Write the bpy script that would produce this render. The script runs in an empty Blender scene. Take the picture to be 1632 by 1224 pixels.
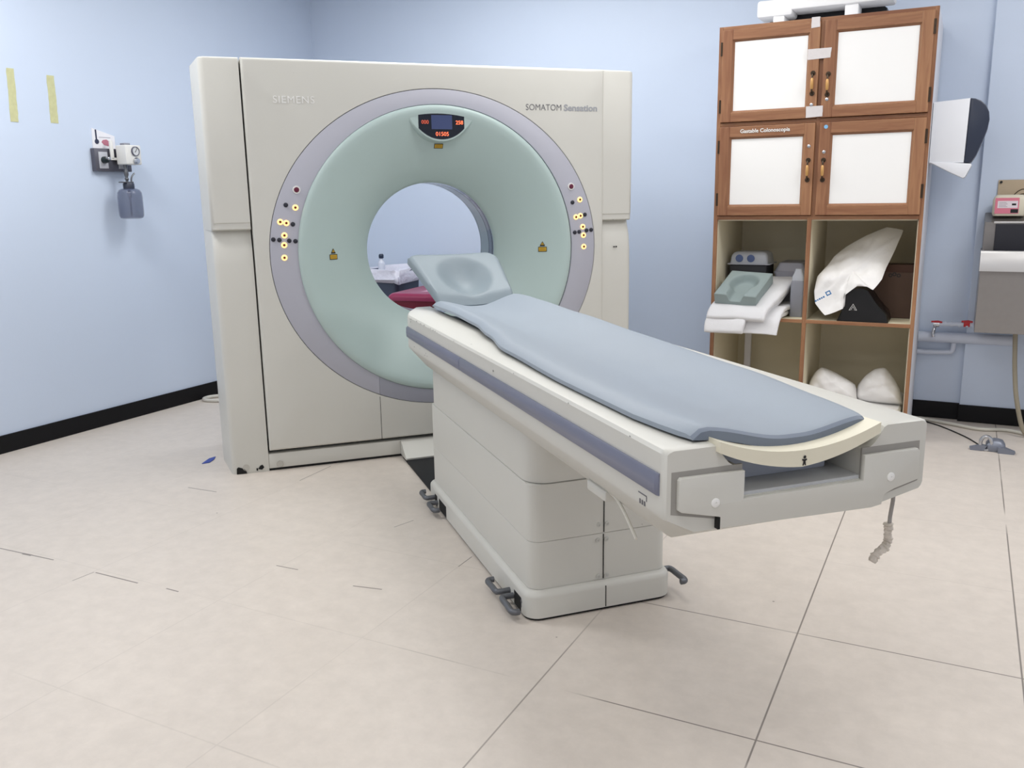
import bpy, bmesh, math, random
from mathutils import Vector, Matrix, noise
rnd = random.Random(7)
C = bpy.context.scene.collection
D = bpy.data
PI = math.pi

# ------------------------------------------------------------------ camera
F_PX = 1396.86
cam_d = D.cameras.new('camera'); cam = D.objects.new('camera', cam_d); C.objects.link(cam)
cam_d.sensor_width = 36; cam_d.lens = F_PX/1632*36; cam_d.clip_start = .05
PITCH, ROLL, YAW = .2115, -.0163, .4756
fw = Vector((-math.sin(YAW)*math.cos(PITCH), math.cos(YAW)*math.cos(PITCH), -math.sin(PITCH)))
rt = Vector((math.cos(YAW), math.sin(YAW), 0)); up = rt.cross(fw)
r2 = math.cos(ROLL)*rt+math.sin(ROLL)*up; u2 = -math.sin(ROLL)*rt+math.cos(ROLL)*up
M = Matrix((r2, u2, -fw)).transposed().to_4x4(); M.translation = (0, 0, 1.3396)
cam.matrix_world = M
bpy.context.scene.camera = cam

# ------------------------------------------------------------------ world, lights, exposure
sc = bpy.context.scene
sc.view_settings.view_transform = 'Standard'; sc.view_settings.look = 'None'
sc.view_settings.exposure = 0.0; sc.view_settings.gamma = 1.0
w = D.worlds.new('world'); sc.world = w; w.use_nodes = True
bg = w.node_tree.nodes['Background']; bg.inputs[0].default_value = (.8, .88, 1, 1); bg.inputs[1].default_value = .15
XL, YB, H_CEIL = -4.618, 5.687, 3.0
def ceiling_lamp(x, y, power, sx=1.2, sy=.6, col=(1, .99, .975)):
    l = D.lights.new('ceiling_lamp', 'AREA'); l.shape = 'RECTANGLE'; l.size = sx; l.size_y = sy
    l.energy = power; l.color = col
    o = D.objects.new('ceiling_lamp', l); C.objects.link(o); o.location = (x, y, H_CEIL-.03)
ceiling_lamp(-2.7, 4.2, 36)
ceiling_lamp(-1.4, 4.2, 14)
ceiling_lamp(-0.9, 3.0, 12)
ceiling_lamp(1.1, 3.9, 36)
ceiling_lamp(-3.7, 2.3, 33)
ceiling_lamp(-0.4, 0.8, 18)
ceiling_lamp(-2.6, -0.8, 24)
ceiling_lamp(1.0, -0.6, 18)

# ------------------------------------------------------------------ materials
def lin(c):
    if isinstance(c, str):
        c = [int(c[i:i+2], 16)/255 for i in (0, 2, 4)]
    return tuple(x/12.92 if x <= .04045 else ((x+.055)/1.055)**2.4 for x in c)+(1,)
MATS = {}
def mat(name, col, rough=.5, metal=0, var=.0, scale=8, bump=0, bscale=60, emit=None, estr=0, alpha=None, trans=0, coat=0, detail=4, spec=None):
    if name in MATS: return MATS[name]
    m = D.materials.new(name); m.use_nodes = True; nt = m.node_tree; b = nt.nodes['Principled BSDF']
    c = lin(col); b.inputs['Base Color'].default_value = c
    b.inputs['Roughness'].default_value = rough; b.inputs['Metallic'].default_value = metal
    if spec is not None: b.inputs['Specular IOR Level'].default_value = spec
    if coat: b.inputs['Coat Weight'].default_value = coat
    if trans: b.inputs['Transmission Weight'].default_value = trans
    if emit: b.inputs['Emission Color'].default_value = lin(emit); b.inputs['Emission Strength'].default_value = estr
    if alpha is not None: b.inputs['Alpha'].default_value = alpha
    tc = nt.nodes.new('ShaderNodeTexCoord')
    if var:
        n = nt.nodes.new('ShaderNodeTexNoise'); n.inputs['Scale'].default_value = scale; n.inputs['Detail'].default_value = detail
        nt.links.new(tc.outputs['Object'], n.inputs['Vector'])
        mx = nt.nodes.new('ShaderNodeMix'); mx.data_type = 'RGBA'
        mx.inputs['A'].default_value = tuple(max(0, x*(1-var)) for x in c[:3])+(1,)
        mx.inputs['B'].default_value = tuple(min(1, x*(1+var)) for x in c[:3])+(1,)
        nt.links.new(n.outputs['Fac'], mx.inputs['Factor']); nt.links.new(mx.outputs['Result'], b.inputs['Base Color'])
    if bump:
        n = nt.nodes.new('ShaderNodeTexNoise'); n.inputs['Scale'].default_value = bscale; n.inputs['Detail'].default_value = 3
        nt.links.new(tc.outputs['Object'], n.inputs['Vector'])
        bp = nt.nodes.new('ShaderNodeBump'); bp.inputs['Strength'].default_value = bump; bp.inputs['Distance'].default_value = .01
        nt.links.new(n.outputs['Fac'], bp.inputs['Height']); nt.links.new(bp.outputs['Normal'], b.inputs['Normal'])
    MATS[name] = m; return m

def paint_chipped(name, col, chip, amount=.68):
    """off-white lacquer with small worn spots of its own shape"""
    m = mat(name, col, .42, var=.03, scale=3)
    nt = m.node_tree; b = nt.nodes['Principled BSDF']
    src = b.inputs['Base Color'].links[0].from_socket
    tc = nt.nodes.new('ShaderNodeTexCoord')
    n1 = nt.nodes.new('ShaderNodeTexNoise'); n1.inputs['Scale'].default_value = 55; n1.inputs['Detail'].default_value = 2
    n2 = nt.nodes.new('ShaderNodeTexNoise'); n2.inputs['Scale'].default_value = 2.2
    for n in (n1, n2): nt.links.new(tc.outputs['Object'], n.inputs['Vector'])
    mu = nt.nodes.new('ShaderNodeMath'); mu.operation = 'MULTIPLY'
    nt.links.new(n1.outputs['Fac'], mu.inputs[0]); nt.links.new(n2.outputs['Fac'], mu.inputs[1])
    cr = nt.nodes.new('ShaderNodeMapRange'); cr.inputs['From Min'].default_value = amount*.72; cr.inputs['From Max'].default_value = amount*.76
    nt.links.new(mu.outputs[0], cr.inputs['Value'])
    mx = nt.nodes.new('ShaderNodeMix'); mx.data_type = 'RGBA'
    nt.links.new(src, mx.inputs['A']); mx.inputs['B'].default_value = lin(chip); nt.links.new(cr.outputs[0], mx.inputs['Factor'])
    nt.links.new(mx.outputs['Result'], b.inputs['Base Color'])
    return m

WHITE = paint_chipped('off_white_lacquer', (.815, .812, .785), (.55, .55, .53))
CREAM = mat('cream_lacquer', (.90, .88, .80), .4)
RINGG = mat('ring_grey', (.70, .705, .75), .45, var=.02, scale=5)
RINGD = mat('ring_lower_grey', (.63, .64, .69), .42)
MINT = mat('mint_shell', (.70, .775, .765), .42, var=.015, scale=3)
DARK = mat('dark_gap', (.05, .05, .055), .8)
BLACK = mat('black_plastic', (.06, .065, .08), .4)
SCREEN = mat('screen_glass', (.055, .085, .14), .2)
LCD = mat('lcd', (.22, .26, .40), .2, emit=(.22, .27, .42), estr=.25)
DIGIT = mat('digit_bright', (1, .45, .30), .4, emit=(1, .45, .28), estr=1.3)
DIGITD = mat('digit_dim', (.8, .35, .25), .4, emit=(.8, .32, .2), estr=.6)
LIT = mat('lit_ring', (1, .85, .6), .4, emit=(1, .76, .42), estr=1.7)
LITC = mat('lit_centre', (.35, .12, .03), .4, emit=(.45, .12, .02), estr=.25)
BTNB = mat('button_dark', (.13, .14, .19), .4)
BTNR = mat('button_red', (.38, .07, .20), .35)
YEL = mat('sticker_yellow', (.80, .64, .16), .5, var=.15, scale=120)
STKB = mat('sticker_black', (.07, .06, .05), .5)
TXTW = mat('lettering_white', (.93, .93, .92), .35)
TXTD = mat('lettering_dark', (.40, .40, .42), .5)
TXTG = mat('lettering_grey', (.62, .63, .65), .5)
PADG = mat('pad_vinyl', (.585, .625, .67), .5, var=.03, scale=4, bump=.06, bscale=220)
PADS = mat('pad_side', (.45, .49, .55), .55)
RAIL = mat('rail_blue_grey', (.46, .475, .55), .38, var=.04, scale=6)
CARB = mat('cradle_dark', (.22, .235, .26), .5)
STEELG = mat('bracket_grey', (.40, .41, .43), .42, metal=.5)
RUBB = mat('black_rubber', (.05, .06, .08), .7)
INNER = mat('carriage_grey_blue', (.72, .75, .81), .5)
TRAY = mat('tray_grey', (.78, .79, .80), .5)
CLOTHTAPE = mat('white_cloth_tape', (.85, .84, .80), .8)
DIRTYTAPE = mat('old_tape', (.84, .81, .77), .8, var=.15, scale=60)

def wall_mat(name, col):
    return mat(name, col, .55, var=.025, scale=1.3, bump=.03, bscale=90, spec=.35)
WALL = wall_mat('wall_paint_blue', (.80, .85, .925))
CEIL = mat('ceiling_white', (.9, .9, .9), .8)
WALLX = mat('wall_paint_pale', (.86, .87, .9), .7)
BASEB = mat('baseboard_black', (.02, .02, .035), .6, spec=.3)

def floor_mat():
    m = mat('floor_tiles', (.86, .83, .80), .42, spec=.35)
    nt = m.node_tree; b = nt.nodes['Principled BSDF']; L = nt.links
    tc = nt.nodes.new('ShaderNodeTexCoord')
    sep = nt.nodes.new('ShaderNodeSeparateXYZ'); L.new(tc.outputs['Object'], sep.inputs[0])
    def math_(op, a, bb=None):
        n = nt.nodes.new('ShaderNodeMath'); n.operation = op
        for i, v in enumerate((a, bb)):
            if v is None: continue
            if isinstance(v, (int, float)): n.inputs[i].default_value = v
            else: L.new(v, n.inputs[i])
        return n.outputs[0]
    def noise_(scale, detail=4, vec=None, rough=.5):
        n = nt.nodes.new('ShaderNodeTexNoise'); n.inputs['Scale'].default_value = scale; n.inputs['Detail'].default_value = detail; n.inputs['Roughness'].default_value = rough
        L.new(vec or tc.outputs['Object'], n.inputs['Vector']); return n.outputs['Fac']
    T = .605
    def dist(sock, off):
        a = math_('SUBTRACT', sock, off); a = math_('DIVIDE', a, T); f = math_('FRACT', a)
        f = math_('SUBTRACT', f, .5); f = math_('ABSOLUTE', f); return math_('MULTIPLY', math_('SUBTRACT', .5, f), T)
    dx = dist(sep.outputs[0], -.365); dy = dist(sep.outputs[1], 2.008)
    def joint(d, seed, lo):
        wdt = .0016
        j = nt.nodes.new('ShaderNodeMapRange'); j.inputs['From Min'].default_value = wdt; j.inputs['From Max'].default_value = wdt*1.9
        j.inputs['To Min'].default_value = 1; j.inputs['To Max'].default_value = 0; L.new(d, j.inputs['Value'])
        mp = nt.nodes.new('ShaderNodeMapping'); mp.inputs['Location'].default_value = (seed, seed*2, 0); L.new(tc.outputs['Object'], mp.inputs['Vector'])
        n = noise_(1.6, 3, mp.outputs[0])
        k = nt.nodes.new('ShaderNodeMapRange'); k.inputs['From Min'].default_value = lo; k.inputs['From Max'].default_value = lo+.12; L.new(n, k.inputs['Value'])
        return math_('MULTIPLY', j.outputs[0], k.outputs[0])
    # joints only show where dirt sits in them: strongly on the right, in scraps on the left
    kx = nt.nodes.new('ShaderNodeMapRange'); kx.inputs['From Min'].default_value = -1.6; kx.inputs['From Max'].default_value = -.7
    kx.inputs['To Min'].default_value = .12; kx.inputs['To Max'].default_value = 1; L.new(sep.outputs[0], kx.inputs['Value'])
    ky = nt.nodes.new('ShaderNodeMapRange'); ky.inputs['From Min'].default_value = 2.7; ky.inputs['From Max'].default_value = 2.9
    ky.inputs['To Min'].default_value = 1; ky.inputs['To Max'].default_value = .15; L.new(sep.outputs[1], ky.inputs['Value'])
    jj = math_('MAXIMUM', joint(dx, 3.1, .32), math_('MULTIPLY', joint(dy, 7.7, .40), ky.outputs[0])); jj = math_('MULTIPLY', jj, kx.outputs[0])
    def seg(x0, y0, x1, y1, wd):
        ln = math.hypot(x1-x0, y1-y0); dx_, dy_ = (x1-x0)/ln, (y1-y0)/ln
        ax_ = math_('SUBTRACT', sep.outputs[0], x0); ay_ = math_('SUBTRACT', sep.outputs[1], y0)
        al = math_('ADD', math_('MULTIPLY', ax_, dx_), math_('MULTIPLY', ay_, dy_)); pe = math_('SUBTRACT', math_('MULTIPLY', ax_, dy_), math_('MULTIPLY', ay_, dx_))
        f = math_('MULTIPLY', math_('LESS_THAN', math_('ABSOLUTE', pe), wd), math_('LESS_THAN', math_('ABSOLUTE', math_('SUBTRACT', al, ln/2)), ln/2))
        return f
    for a_ in ((-3.33, 1.979, -3.02, 1.995, .003), (-3.19, 1.984, -3.14, 1.987, .006), (-2.785, 1.90, -2.778, 1.985, .002), (-2.77, 1.985, -2.55, 1.988, .003), (-3.216, 2.844, -3.042, 2.853, .003), (-2.803, 3.40, -2.794, 3.15, .0025), (-2.20, 2.32, -2.10, 2.325, .0025), (-2.02, 2.83, -1.99, 2.93, .002), (-1.83, 2.30, -1.72, 2.32, .003), (-2.42, 2.0, -2.36, 2.0, .003), (-1.575, 2.60, -1.575, 2.70, .002)):
        jj = math_('MAXIMUM', jj, seg(*a_))
    # wear smudges
    sm = noise_(1.1, 5, rough=.6); sm2 = noise_(14, 6, rough=.7)
    cr = nt.nodes.new('ShaderNodeMix'); cr.data_type = 'RGBA'
    cr.inputs['A'].default_value = lin((.812, .775, .735)); cr.inputs['B'].default_value = lin((.858, .824, .786)); L.new(sm, cr.inputs['Factor'])
    sp = nt.nodes.new('ShaderNodeMapRange'); sp.inputs['From Min'].default_value = .35; sp.inputs['From Max'].default_value = .7
    sp.inputs['To Min'].default_value = .93; sp.inputs['To Max'].default_value = 1.03; L.new(sm2, sp.inputs['Value'])
    mu = nt.nodes.new('ShaderNodeMix'); mu.data_type = 'RGBA'; mu.blend_type = 'MULTIPLY'; mu.inputs['Factor'].default_value = 1
    L.new(cr.outputs['Result'], mu.inputs['A']); L.new(sp.outputs[0], mu.inputs['B'])
    jm = nt.nodes.new('ShaderNodeMix'); jm.data_type = 'RGBA'; L.new(mu.outputs['Result'], jm.inputs['A'])
    jm.inputs['B'].default_value = lin((.44, .41, .39)); L.new(math_('MULTIPLY', jj, .85), jm.inputs['Factor'])
    # a few grains of dirt
    v = nt.nodes.new('ShaderNodeTexVoronoi'); v.inputs['Scale'].default_value = 3.3; L.new(tc.outputs['Object'], v.inputs['Vector'])
    vd = nt.nodes.new('ShaderNodeMapRange'); vd.inputs['From Min'].default_value = .010; vd.inputs['From Max'].default_value = .016
    vd.inputs['To Min'].default_value = .8; vd.inputs['To Max'].default_value = 0; L.new(v.outputs['Distance'], vd.inputs['Value'])
    dm = nt.nodes.new('ShaderNodeMix'); dm.data_type = 'RGBA'; L.new(jm.outputs['Result'], dm.inputs['A']); dm.inputs['B'].default_value = lin((.35, .32, .30)); L.new(vd.outputs[0], dm.inputs['Factor'])
    L.new(dm.outputs['Result'], b.inputs['Base Color'])
    rr = nt.nodes.new('ShaderNodeMapRange'); rr.inputs['To Min'].default_value = .34; rr.inputs['To Max'].default_value = .52; L.new(sm, rr.inputs['Value'])
    L.new(rr.outputs[0], b.inputs['Roughness'])
    return m
FLOOR = floor_mat()

def wood_mat(name, c1, c2, axis):
    m = mat(name, c1, .42, spec=.4); nt = m.node_tree; b = nt.nodes['Principled BSDF']; L = nt.links
    tc = nt.nodes.new('ShaderNodeTexCoord'); mp = nt.nodes.new('ShaderNodeMapping'); L.new(tc.outputs['Object'], mp.inputs['Vector'])
    s = [26, 26, 26]; s[axis] = 2.2; mp.inputs['Scale'].default_value = s
    n = nt.nodes.new('ShaderNodeTexNoise'); n.inputs['Scale'].default_value = 1.6; n.inputs['Detail'].default_value = 6; n.inputs['Distortion'].default_value = .8
    L.new(mp.outputs[0], n.inputs['Vector'])
    mp2 = nt.nodes.new('ShaderNodeMapping'); L.new(tc.outputs['Object'], mp2.inputs['Vector'])
    s2 = [3, 3, 3]; s2[axis] = .7; mp2.inputs['Scale'].default_value = s2
    n2 = nt.nodes.new('ShaderNodeTexNoise'); n2.inputs['Scale'].default_value = 1.2; L.new(mp2.outputs[0], n2.inputs['Vector'])
    ad = nt.nodes.new('ShaderNodeMath'); ad.operation = 'ADD'; L.new(n.outputs['Fac'], ad.inputs[0]); L.new(n2.outputs['Fac'], ad.inputs[1])
    cr = nt.nodes.new('ShaderNodeMapRange'); cr.inputs['From Min'].default_value = .75; cr.inputs['From Max'].default_value = 1.3; L.new(ad.outputs[0], cr.inputs['Value'])
    mx = nt.nodes.new('ShaderNodeMix'); mx.data_type = 'RGBA'; mx.inputs['A'].default_value = lin(c1); mx.inputs['B'].default_value = lin(c2)
    L.new(cr.outputs[0], mx.inputs['Factor']); L.new(mx.outputs['Result'], b.inputs['Base Color'])
    return m
WOODV = wood_mat('oiled_wood_upright', (.50, .33, .235), (.66, .49, .355), 2)
WOODH = wood_mat('oiled_wood_level', (.50, .33, .235), (.66, .49, .355), 0)
PANEL = mat('white_door_panel', (.95, .95, .945), .35, spec=.4)
INT = mat('cabinet_inside_cream', (.89, .855, .755), .6, var=.03, scale=6)
SIDEW = mat('cabinet_side_white', (.88, .88, .90), .5)
BRASS = mat('dark_bronze', (.25, .20, .15), .4, metal=.6)
CERAM = mat('brass_grip', (.78, .60, .36), .35, metal=.3)
CHROME = mat('chrome', (.75, .76, .78), .22, metal=.9)
INOX = mat('brushed_steel', (.58, .565, .555), .36, metal=.75, var=.05, scale=30)
TOWEL = mat('white_terry', (.93, .93, .94), .9, bump=.5, bscale=420)
FOAMG = mat('grey_green_foam', (.57, .625, .625), .7, bump=.05, bscale=300)
LINEN = mat('white_fabric_bag', (.93, .925, .92), .8, bump=.15, bscale=60)
CARD = mat('cardboard', (.37, .29, .25), .8, var=.06, scale=10)
BLUEINK = mat('blue_ink', (.20, .45, .68), .6)
STYRO = mat('styrofoam', (.95, .95, .95), .8)
GREYPL = mat('grey_plastic', (.55, .56, .60), .5)
CLEARP = mat('cloudy_plastic', (.80, .82, .86), .3, alpha=.75)

# ------------------------------------------------------------------ helpers
def obj(name, bm, m, parent=None, smooth=True, off=None, angle=40):
    me = D.meshes.new(name)
    bmesh.ops.recalc_face_normals(bm, faces=bm.faces)
    if off: bmesh.ops.translate(bm, vec=Vector(off), verts=bm.verts)
    bm.to_mesh(me); bm.free()
    o = D.objects.new(name, me); C.objects.link(o)
    for mm in (m if isinstance(m, (list, tuple)) else [m]): me.materials.append(mm)
    if smooth:
        for p in me.polygons: p.use_smooth = True
        try: me.set_sharp_from_angle(angle=math.radians(angle))
        except Exception: pass
    if parent: o.parent = parent
    return o
def objs(name, bm, m, parent=None, off=None, smooth=False):
    """every separate piece of bm becomes a mesh of its own"""
    bm.verts.index_update(); seen = set(); out = []
    for v in bm.verts:
        if v in seen: continue
        isl, st = [], [v]; seen.add(v)
        while st:
            a = st.pop(); isl.append(a)
            for e in a.link_edges:
                b = e.other_vert(a)
                if b not in seen: seen.add(b); st.append(b)
        nb = bmesh.new(); mp = {a: nb.verts.new(a.co) for a in isl}
        for f in {f for a in isl for f in a.link_faces}: nb.faces.new([mp[q] for q in f.verts]).material_index = f.material_index
        out.append(obj(name, nb, m, parent, smooth=smooth, off=off))
    bm.free(); return out
def thing(name, label, cat, loc=(0, 0, 0), rz=0, group=None):
    o = D.objects.new(name, None); C.objects.link(o); o.location = loc; o.rotation_euler = (0, 0, rz); o.empty_display_size = .1
    o['label'] = label; o['category'] = cat
    if group: o['group'] = group
    return o
def tag(o, label, cat, group=None, kind=None):
    o['label'] = label; o['category'] = cat
    if group: o['group'] = group
    if kind: o['kind'] = kind
    return o
def struct(name, bm, m, **k):
    o = obj(name, bm, m, None, **k); o['kind'] = 'structure'; return o
def copy_tree(o, parent=None):
    c = o.copy(); C.objects.link(c); c.parent = parent
    for ch in list(o.children): copy_tree(ch, c)
    return c

def BM(): return bmesh.new()
def add_box(bm, x0, x1, y0, y1, z0, z1, bev=0, seg=2, m=0):
    vs = [bm.verts.new((x, y, z)) for x in (x0, x1) for y in (y0, y1) for z in (z0, z1)]
    fs = [bm.faces.new([vs[i] for i in q]) for q in ((0, 1, 3, 2), (4, 6, 7, 5), (0, 4, 5, 1), (2, 3, 7, 6), (0, 2, 6, 4), (1, 5, 7, 3))]
    for f in fs: f.material_index = m
    bmesh.ops.recalc_face_normals(bm, faces=fs)
    if bev:
        es = list({e for f in fs for e in f.edges})
        bmesh.ops.bevel(bm, geom=es, offset=bev, segments=seg, affect='EDGES', profile=.5)
    return bm
def box(*a, **k): return add_box(BM(), *a, **k)
def add_loft(bm, loops, closed=True, cap0=True, cap1=True, m=0):
    rows = [[bm.verts.new(p) for p in lp] for lp in loops]
    n = len(rows[0])
    for a, b in zip(rows, rows[1:]):
        for i in range(n if closed else n-1):
            j = (i+1) % n
            f = bm.faces.new((a[i], a[j], b[j], b[i])); f.material_index = m
    if cap0: bm.faces.new(rows[0][::-1]).material_index = m
    if cap1: bm.faces.new(rows[-1]).material_index = m
    return bm
def loft(loops, **k): return add_loft(BM(), loops, **k)
def add_prism(bm, poly, axis, a, b, bev=0, seg=2, m=0):
    """extrude a 2D polygon along axis (0 x,1 y,2 z) from a to b"""
    def P(p, t):
        return {0: (t, p[0], p[1]), 1: (p[0], t, p[1]), 2: (p[0], p[1], t)}[axis]
    v0 = [bm.verts.new(P(p, a)) for p in poly]; v1 = [bm.verts.new(P(p, b)) for p in poly]
    n = len(poly); fs = [bm.faces.new(v0[::-1]), bm.faces.new(v1)]
    for i in range(n): fs.append(bm.faces.new((v0[i], v0[(i+1) % n], v1[(i+1) % n], v1[i])))
    for f in fs: f.material_index = m
    bmesh.ops.recalc_face_normals(bm, faces=fs)
    if bev:
        es = list({e for f in fs[:2] for e in f.edges})
        bmesh.ops.bevel(bm, geom=es, offset=bev, segments=seg, affect='EDGES', profile=.5)
    return bm
def prism(*a, **k): return add_prism(BM(), *a, **k)
def add_tube(bm, pts, r, n=10, cap=True, m=0):
    pts = [Vector(p) for p in pts]; loops = []; last = None
    rs = r if isinstance(r, (list, tuple)) else [r]*len(pts)
    for i, p in enumerate(pts):
        t = (pts[min(i+1, len(pts)-1)]-pts[max(i-1, 0)]).normalized()
        if last is None:
            a = t.orthogonal().normalized()
        else:
            a = (last-t*last.dot(t)).normalized()
        last = a; b = t.cross(a)
        loops.append([p+(a*math.cos(2*PI*k/n)+b*math.sin(2*PI*k/n))*rs[i] for k in range(n)])
    return add_loft(bm, loops, cap0=cap, cap1=cap, m=m)
def tube(*a, **k): return add_tube(BM(), *a, **k)
def smooth_path(pts, n=8):
    pts = [Vector(p) for p in pts]; out = []
    for i in range(len(pts)-1):
        p0, p1, p2, p3 = pts[max(i-1, 0)], pts[i], pts[i+1], pts[min(i+2, len(pts)-1)]
        for k in range(n):
            t = k/n
            out.append(.5*((2*p1)+(p2-p0)*t+(2*p0-5*p1+4*p2-p3)*t*t+(3*p1-p0-3*p2+p3)*t**3))
    out.append(pts[-1]); return out
def add_lathe(bm, prof, origin, axis=2, n=32, m=0, cap=True):
    """prof = [(r, h)...] round an axis through origin"""
    o = Vector(origin); loops = []
    for r, h in prof:
        lp = []
        for k in range(n):
            c, s = math.cos(2*PI*k/n)*r, math.sin(2*PI*k/n)*r
            lp.append(o+Vector({0: (h, c, s), 1: (c, h, s), 2: (c, s, h)}[axis]))
        loops.append(lp)
    return add_loft(bm, loops, cap0=cap, cap1=cap, m=m)
def lathe(*a, **k): return add_lathe(BM(), *a, **k)
def rrect(x0, x1, y0, y1, r, n=6):
    out = []
    for cx, cy, a0 in ((x1-r, y1-r, 0), (x0+r, y1-r, 90), (x0+r, y0+r, 180), (x1-r, y0+r, 270)):
        for k in range(n+1):
            a = math.radians(a0+90*k/n); out.append((cx+r*math.cos(a), cy+r*math.sin(a)))
    return out
def text_mesh(name, body, m, parent, loc, size, bold=0, extrude=.001, rot=(PI/2, 0, 0), align='LEFT', sx=1.0, width=None, spacing=1.0):
    cu = D.curves.new(name, 'FONT'); cu.body = body; cu.size = size; cu.extrude = extrude; cu.align_x = align; cu.offset = bold; cu.resolution_u = 3
    cu.space_character = spacing
    t = D.objects.new(name, cu); C.objects.link(t)
    dg = bpy.context.evaluated_depsgraph_get(); me = D.meshes.new_from_object(t.evaluated_get(dg))
    D.objects.remove(t)
    xs = [v.co.x for v in me.vertices]
    if width: sx = width/(max(xs)-min(xs))
    for v in me.vertices: v.co.x *= sx
    me.materials.clear(); me.materials.append(m)
    o = D.objects.new(name, me); C.objects.link(o); o.location = loc; o.rotation_euler = rot
    if parent: o.parent = parent
    return o
def inflate(outline, thick, nrm, amp=.008, fs=9, rings=9, seed=0, m=0, bm=None):
    """cushiony closed body from a 3D outline: front bulges along nrm, back the other way"""
    bm = bm or BM(); nrm = Vector(nrm).normalized(); O = [Vector(p) for p in outline]
    c = sum(O, Vector())/len(O); n = len(O)
    def surf(side):
        rows = []
        for i in range(rings+1):
            s = 1-i/rings*.985
            row = []
            for p in O:
                q = c+(p-c)*s; hgt = thick*(max(0, 1-s**3))**.6
                d = noise.noise(q*fs+Vector((seed, seed, side)))*amp*min(1, (1-s)*4+.3) + noise.noise(q*fs*2.7+Vector((seed, 5, side)))*amp*.5*min(1, (1-s)*4)
                row.append(q+nrm*side*(hgt+d*2) + (nrm*0))
            rows.append(row)
        return rows
    A, B = surf(1), surf(-1)
    add_loft(bm, A[::-1]+B[1:], m=m)
    return bm
def densify(poly, n=6, curv=.6):
    out = []; k = len(poly); P = [Vector(p) for p in poly]
    for i in range(k):
        p0, p1, p2, p3 = P[i-1], P[i], P[(i+1) % k], P[(i+2) % k]
        for j in range(n):
            t = j/n
            out.append(.5*((2*p1)+(p2-p0)*t+(2*p0-5*p1+4*p2-p3)*t*t+(3*p1-p0-3*p2+p3)*t**3)*curv+(p1+(p2-p1)*t)*(1-curv))
    return out

# ------------------------------------------------------------------ room
XR, YF = 2.3, -1.8
struct('floor', box(XL-.2, XR+.2, YF-.2, YB+.2, -.1, 0), FLOOR, smooth=False)
struct('ceiling', box(XL-.2, XR+.2, YF-.2, YB+.2, H_CEIL, H_CEIL+.1), CEIL, smooth=False)
struct('wall_left', box(XL-.15, XL, YF, YB+.15, 0, H_CEIL), WALL, smooth=False)
struct('wall_back', box(XL, .045, YB, YB+.15, 0, H_CEIL), WALL, smooth=False)
struct('wall_back_right', box(.045, XR, YB-.035, YB+.15, 0, H_CEIL, bev=.004), WALL, smooth=False)
struct('wall_right', box(XR, XR+.15, YF, YB+.15, 0, H_CEIL), WALLX, smooth=False)
struct('wall_front', box(XL, XR, YF-.15, YF, 0, H_CEIL), WALLX, smooth=False)
struct('baseboard_left', box(XL, XL+.012, YF, YB, 0, .10, bev=.003), BASEB, smooth=False)
struct('baseboard_back', box(XL+.012, .045, YB-.012, YB, 0, .10, bev=.003), BASEB, smooth=False)
struct('baseboard_back_right', box(.040, XR, YB-.048, YB-.035, 0, .10, bev=.003), BASEB, smooth=False)

# ------------------------------------------------------------------ CT gantry (local x = across, -y = towards the table, z up)
GX, GY, GA = -2.3956, 3.8509, .8143
UC, ZC = .022, 1.0686
def G(u, v, z=0):
    return Vector((GX+u*math.cos(GA)+v*math.sin(GA), GY+u*math.sin(GA)-v*math.cos(GA), z))
gan = thing('ct_scanner', 'large off-white ring-shaped CT scanner standing on the floor at the head of the table', 'CT scanner', (GX, GY, 0), GA)
DEP = .64
def column(xi, xo):
    s = 1 if xo > xi else -1
    prof = [(0, .026), (.03, .022), (.9, .022), (1.05, .026), (1.12, .036), (1.17, .055), (1.197, .064), (1.2, .066), (1.2001, .030), (1.206, .020), (1.232, .020), (1.236, .016), (1.5, .014), (1.962, .014), (1.974, .018), (1.98, .030)]
    loops = []
    for z, yf in prof:
        lp = [(xi, yf), (xo-s*.03, yf)]
        for k in range(1, 6):
            a = k/5*PI/2; lp.append((xo-s*.03*(1-math.sin(a)), yf+.03*(1-math.cos(a))))
        lp += [(xo+s*.03, .32), (xo+s*.018, .54), (xo-s*.03, DEP), (xi, DEP)]
        k = .008 if z > 1.975 else 0
        loops.append([(x-s*k*(1 if i else 0), y, z) for i, (x, y) in enumerate(lp)])
    return loft(loops)
obj('side_column', column(-.909, -1.093+.004), WHITE, gan)
obj('side_column', column(.9275, 1.112), WHITE, gan)
obj('base_plinth', box(-.909, .934, .024, DEP, .012, .088, bev=.004), WHITE, gan)
obj('floor_seal', box(-1.07, 1.09, .03, DEP-.02, 0, .012), DARK, gan)
obj('inner_frame', box(-.909, .934, .045, .06, .098, .16), DARK, gan)

# tilting cover: rectangle with an elliptical hole, front and rear
PX0, PX1, PZ0, PZ1 = -.9015, .929, .108, 1.979
RU, RZ = .853, .792
def rect_ray(a, x0, x1, z0, z1):
    c, s = math.cos(a), math.sin(a); t = 1e9
    if c > 1e-9: t = min(t, (x1-UC)/c)
    if c < -1e-9: t = min(t, (x0-UC)/c)
    if s > 1e-9: t = min(t, (z1-ZC)/s)
    if s < -1e-9: t = min(t, (z0-ZC)/s)
    return (UC+c*t, ZC+s*t)
def angles(x0, x1, z0, z1, n=144):
    A = [2*PI*k/n for k in range(n)]
    for cx, cz in ((x0, z0), (x0, z1), (x1, z0), (x1, z1)):
        a = math.atan2(cz-ZC, cx-UC) % (2*PI)
        i = min(range(n), key=lambda q: min(abs(A[q]-a), 2*PI-abs(A[q]-a))); A[i] = a
    return sorted(A)
def ell(A, ru, rz, y): return [(UC+ru*math.cos(a), y, ZC+rz*math.sin(a)) for a in A]
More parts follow.
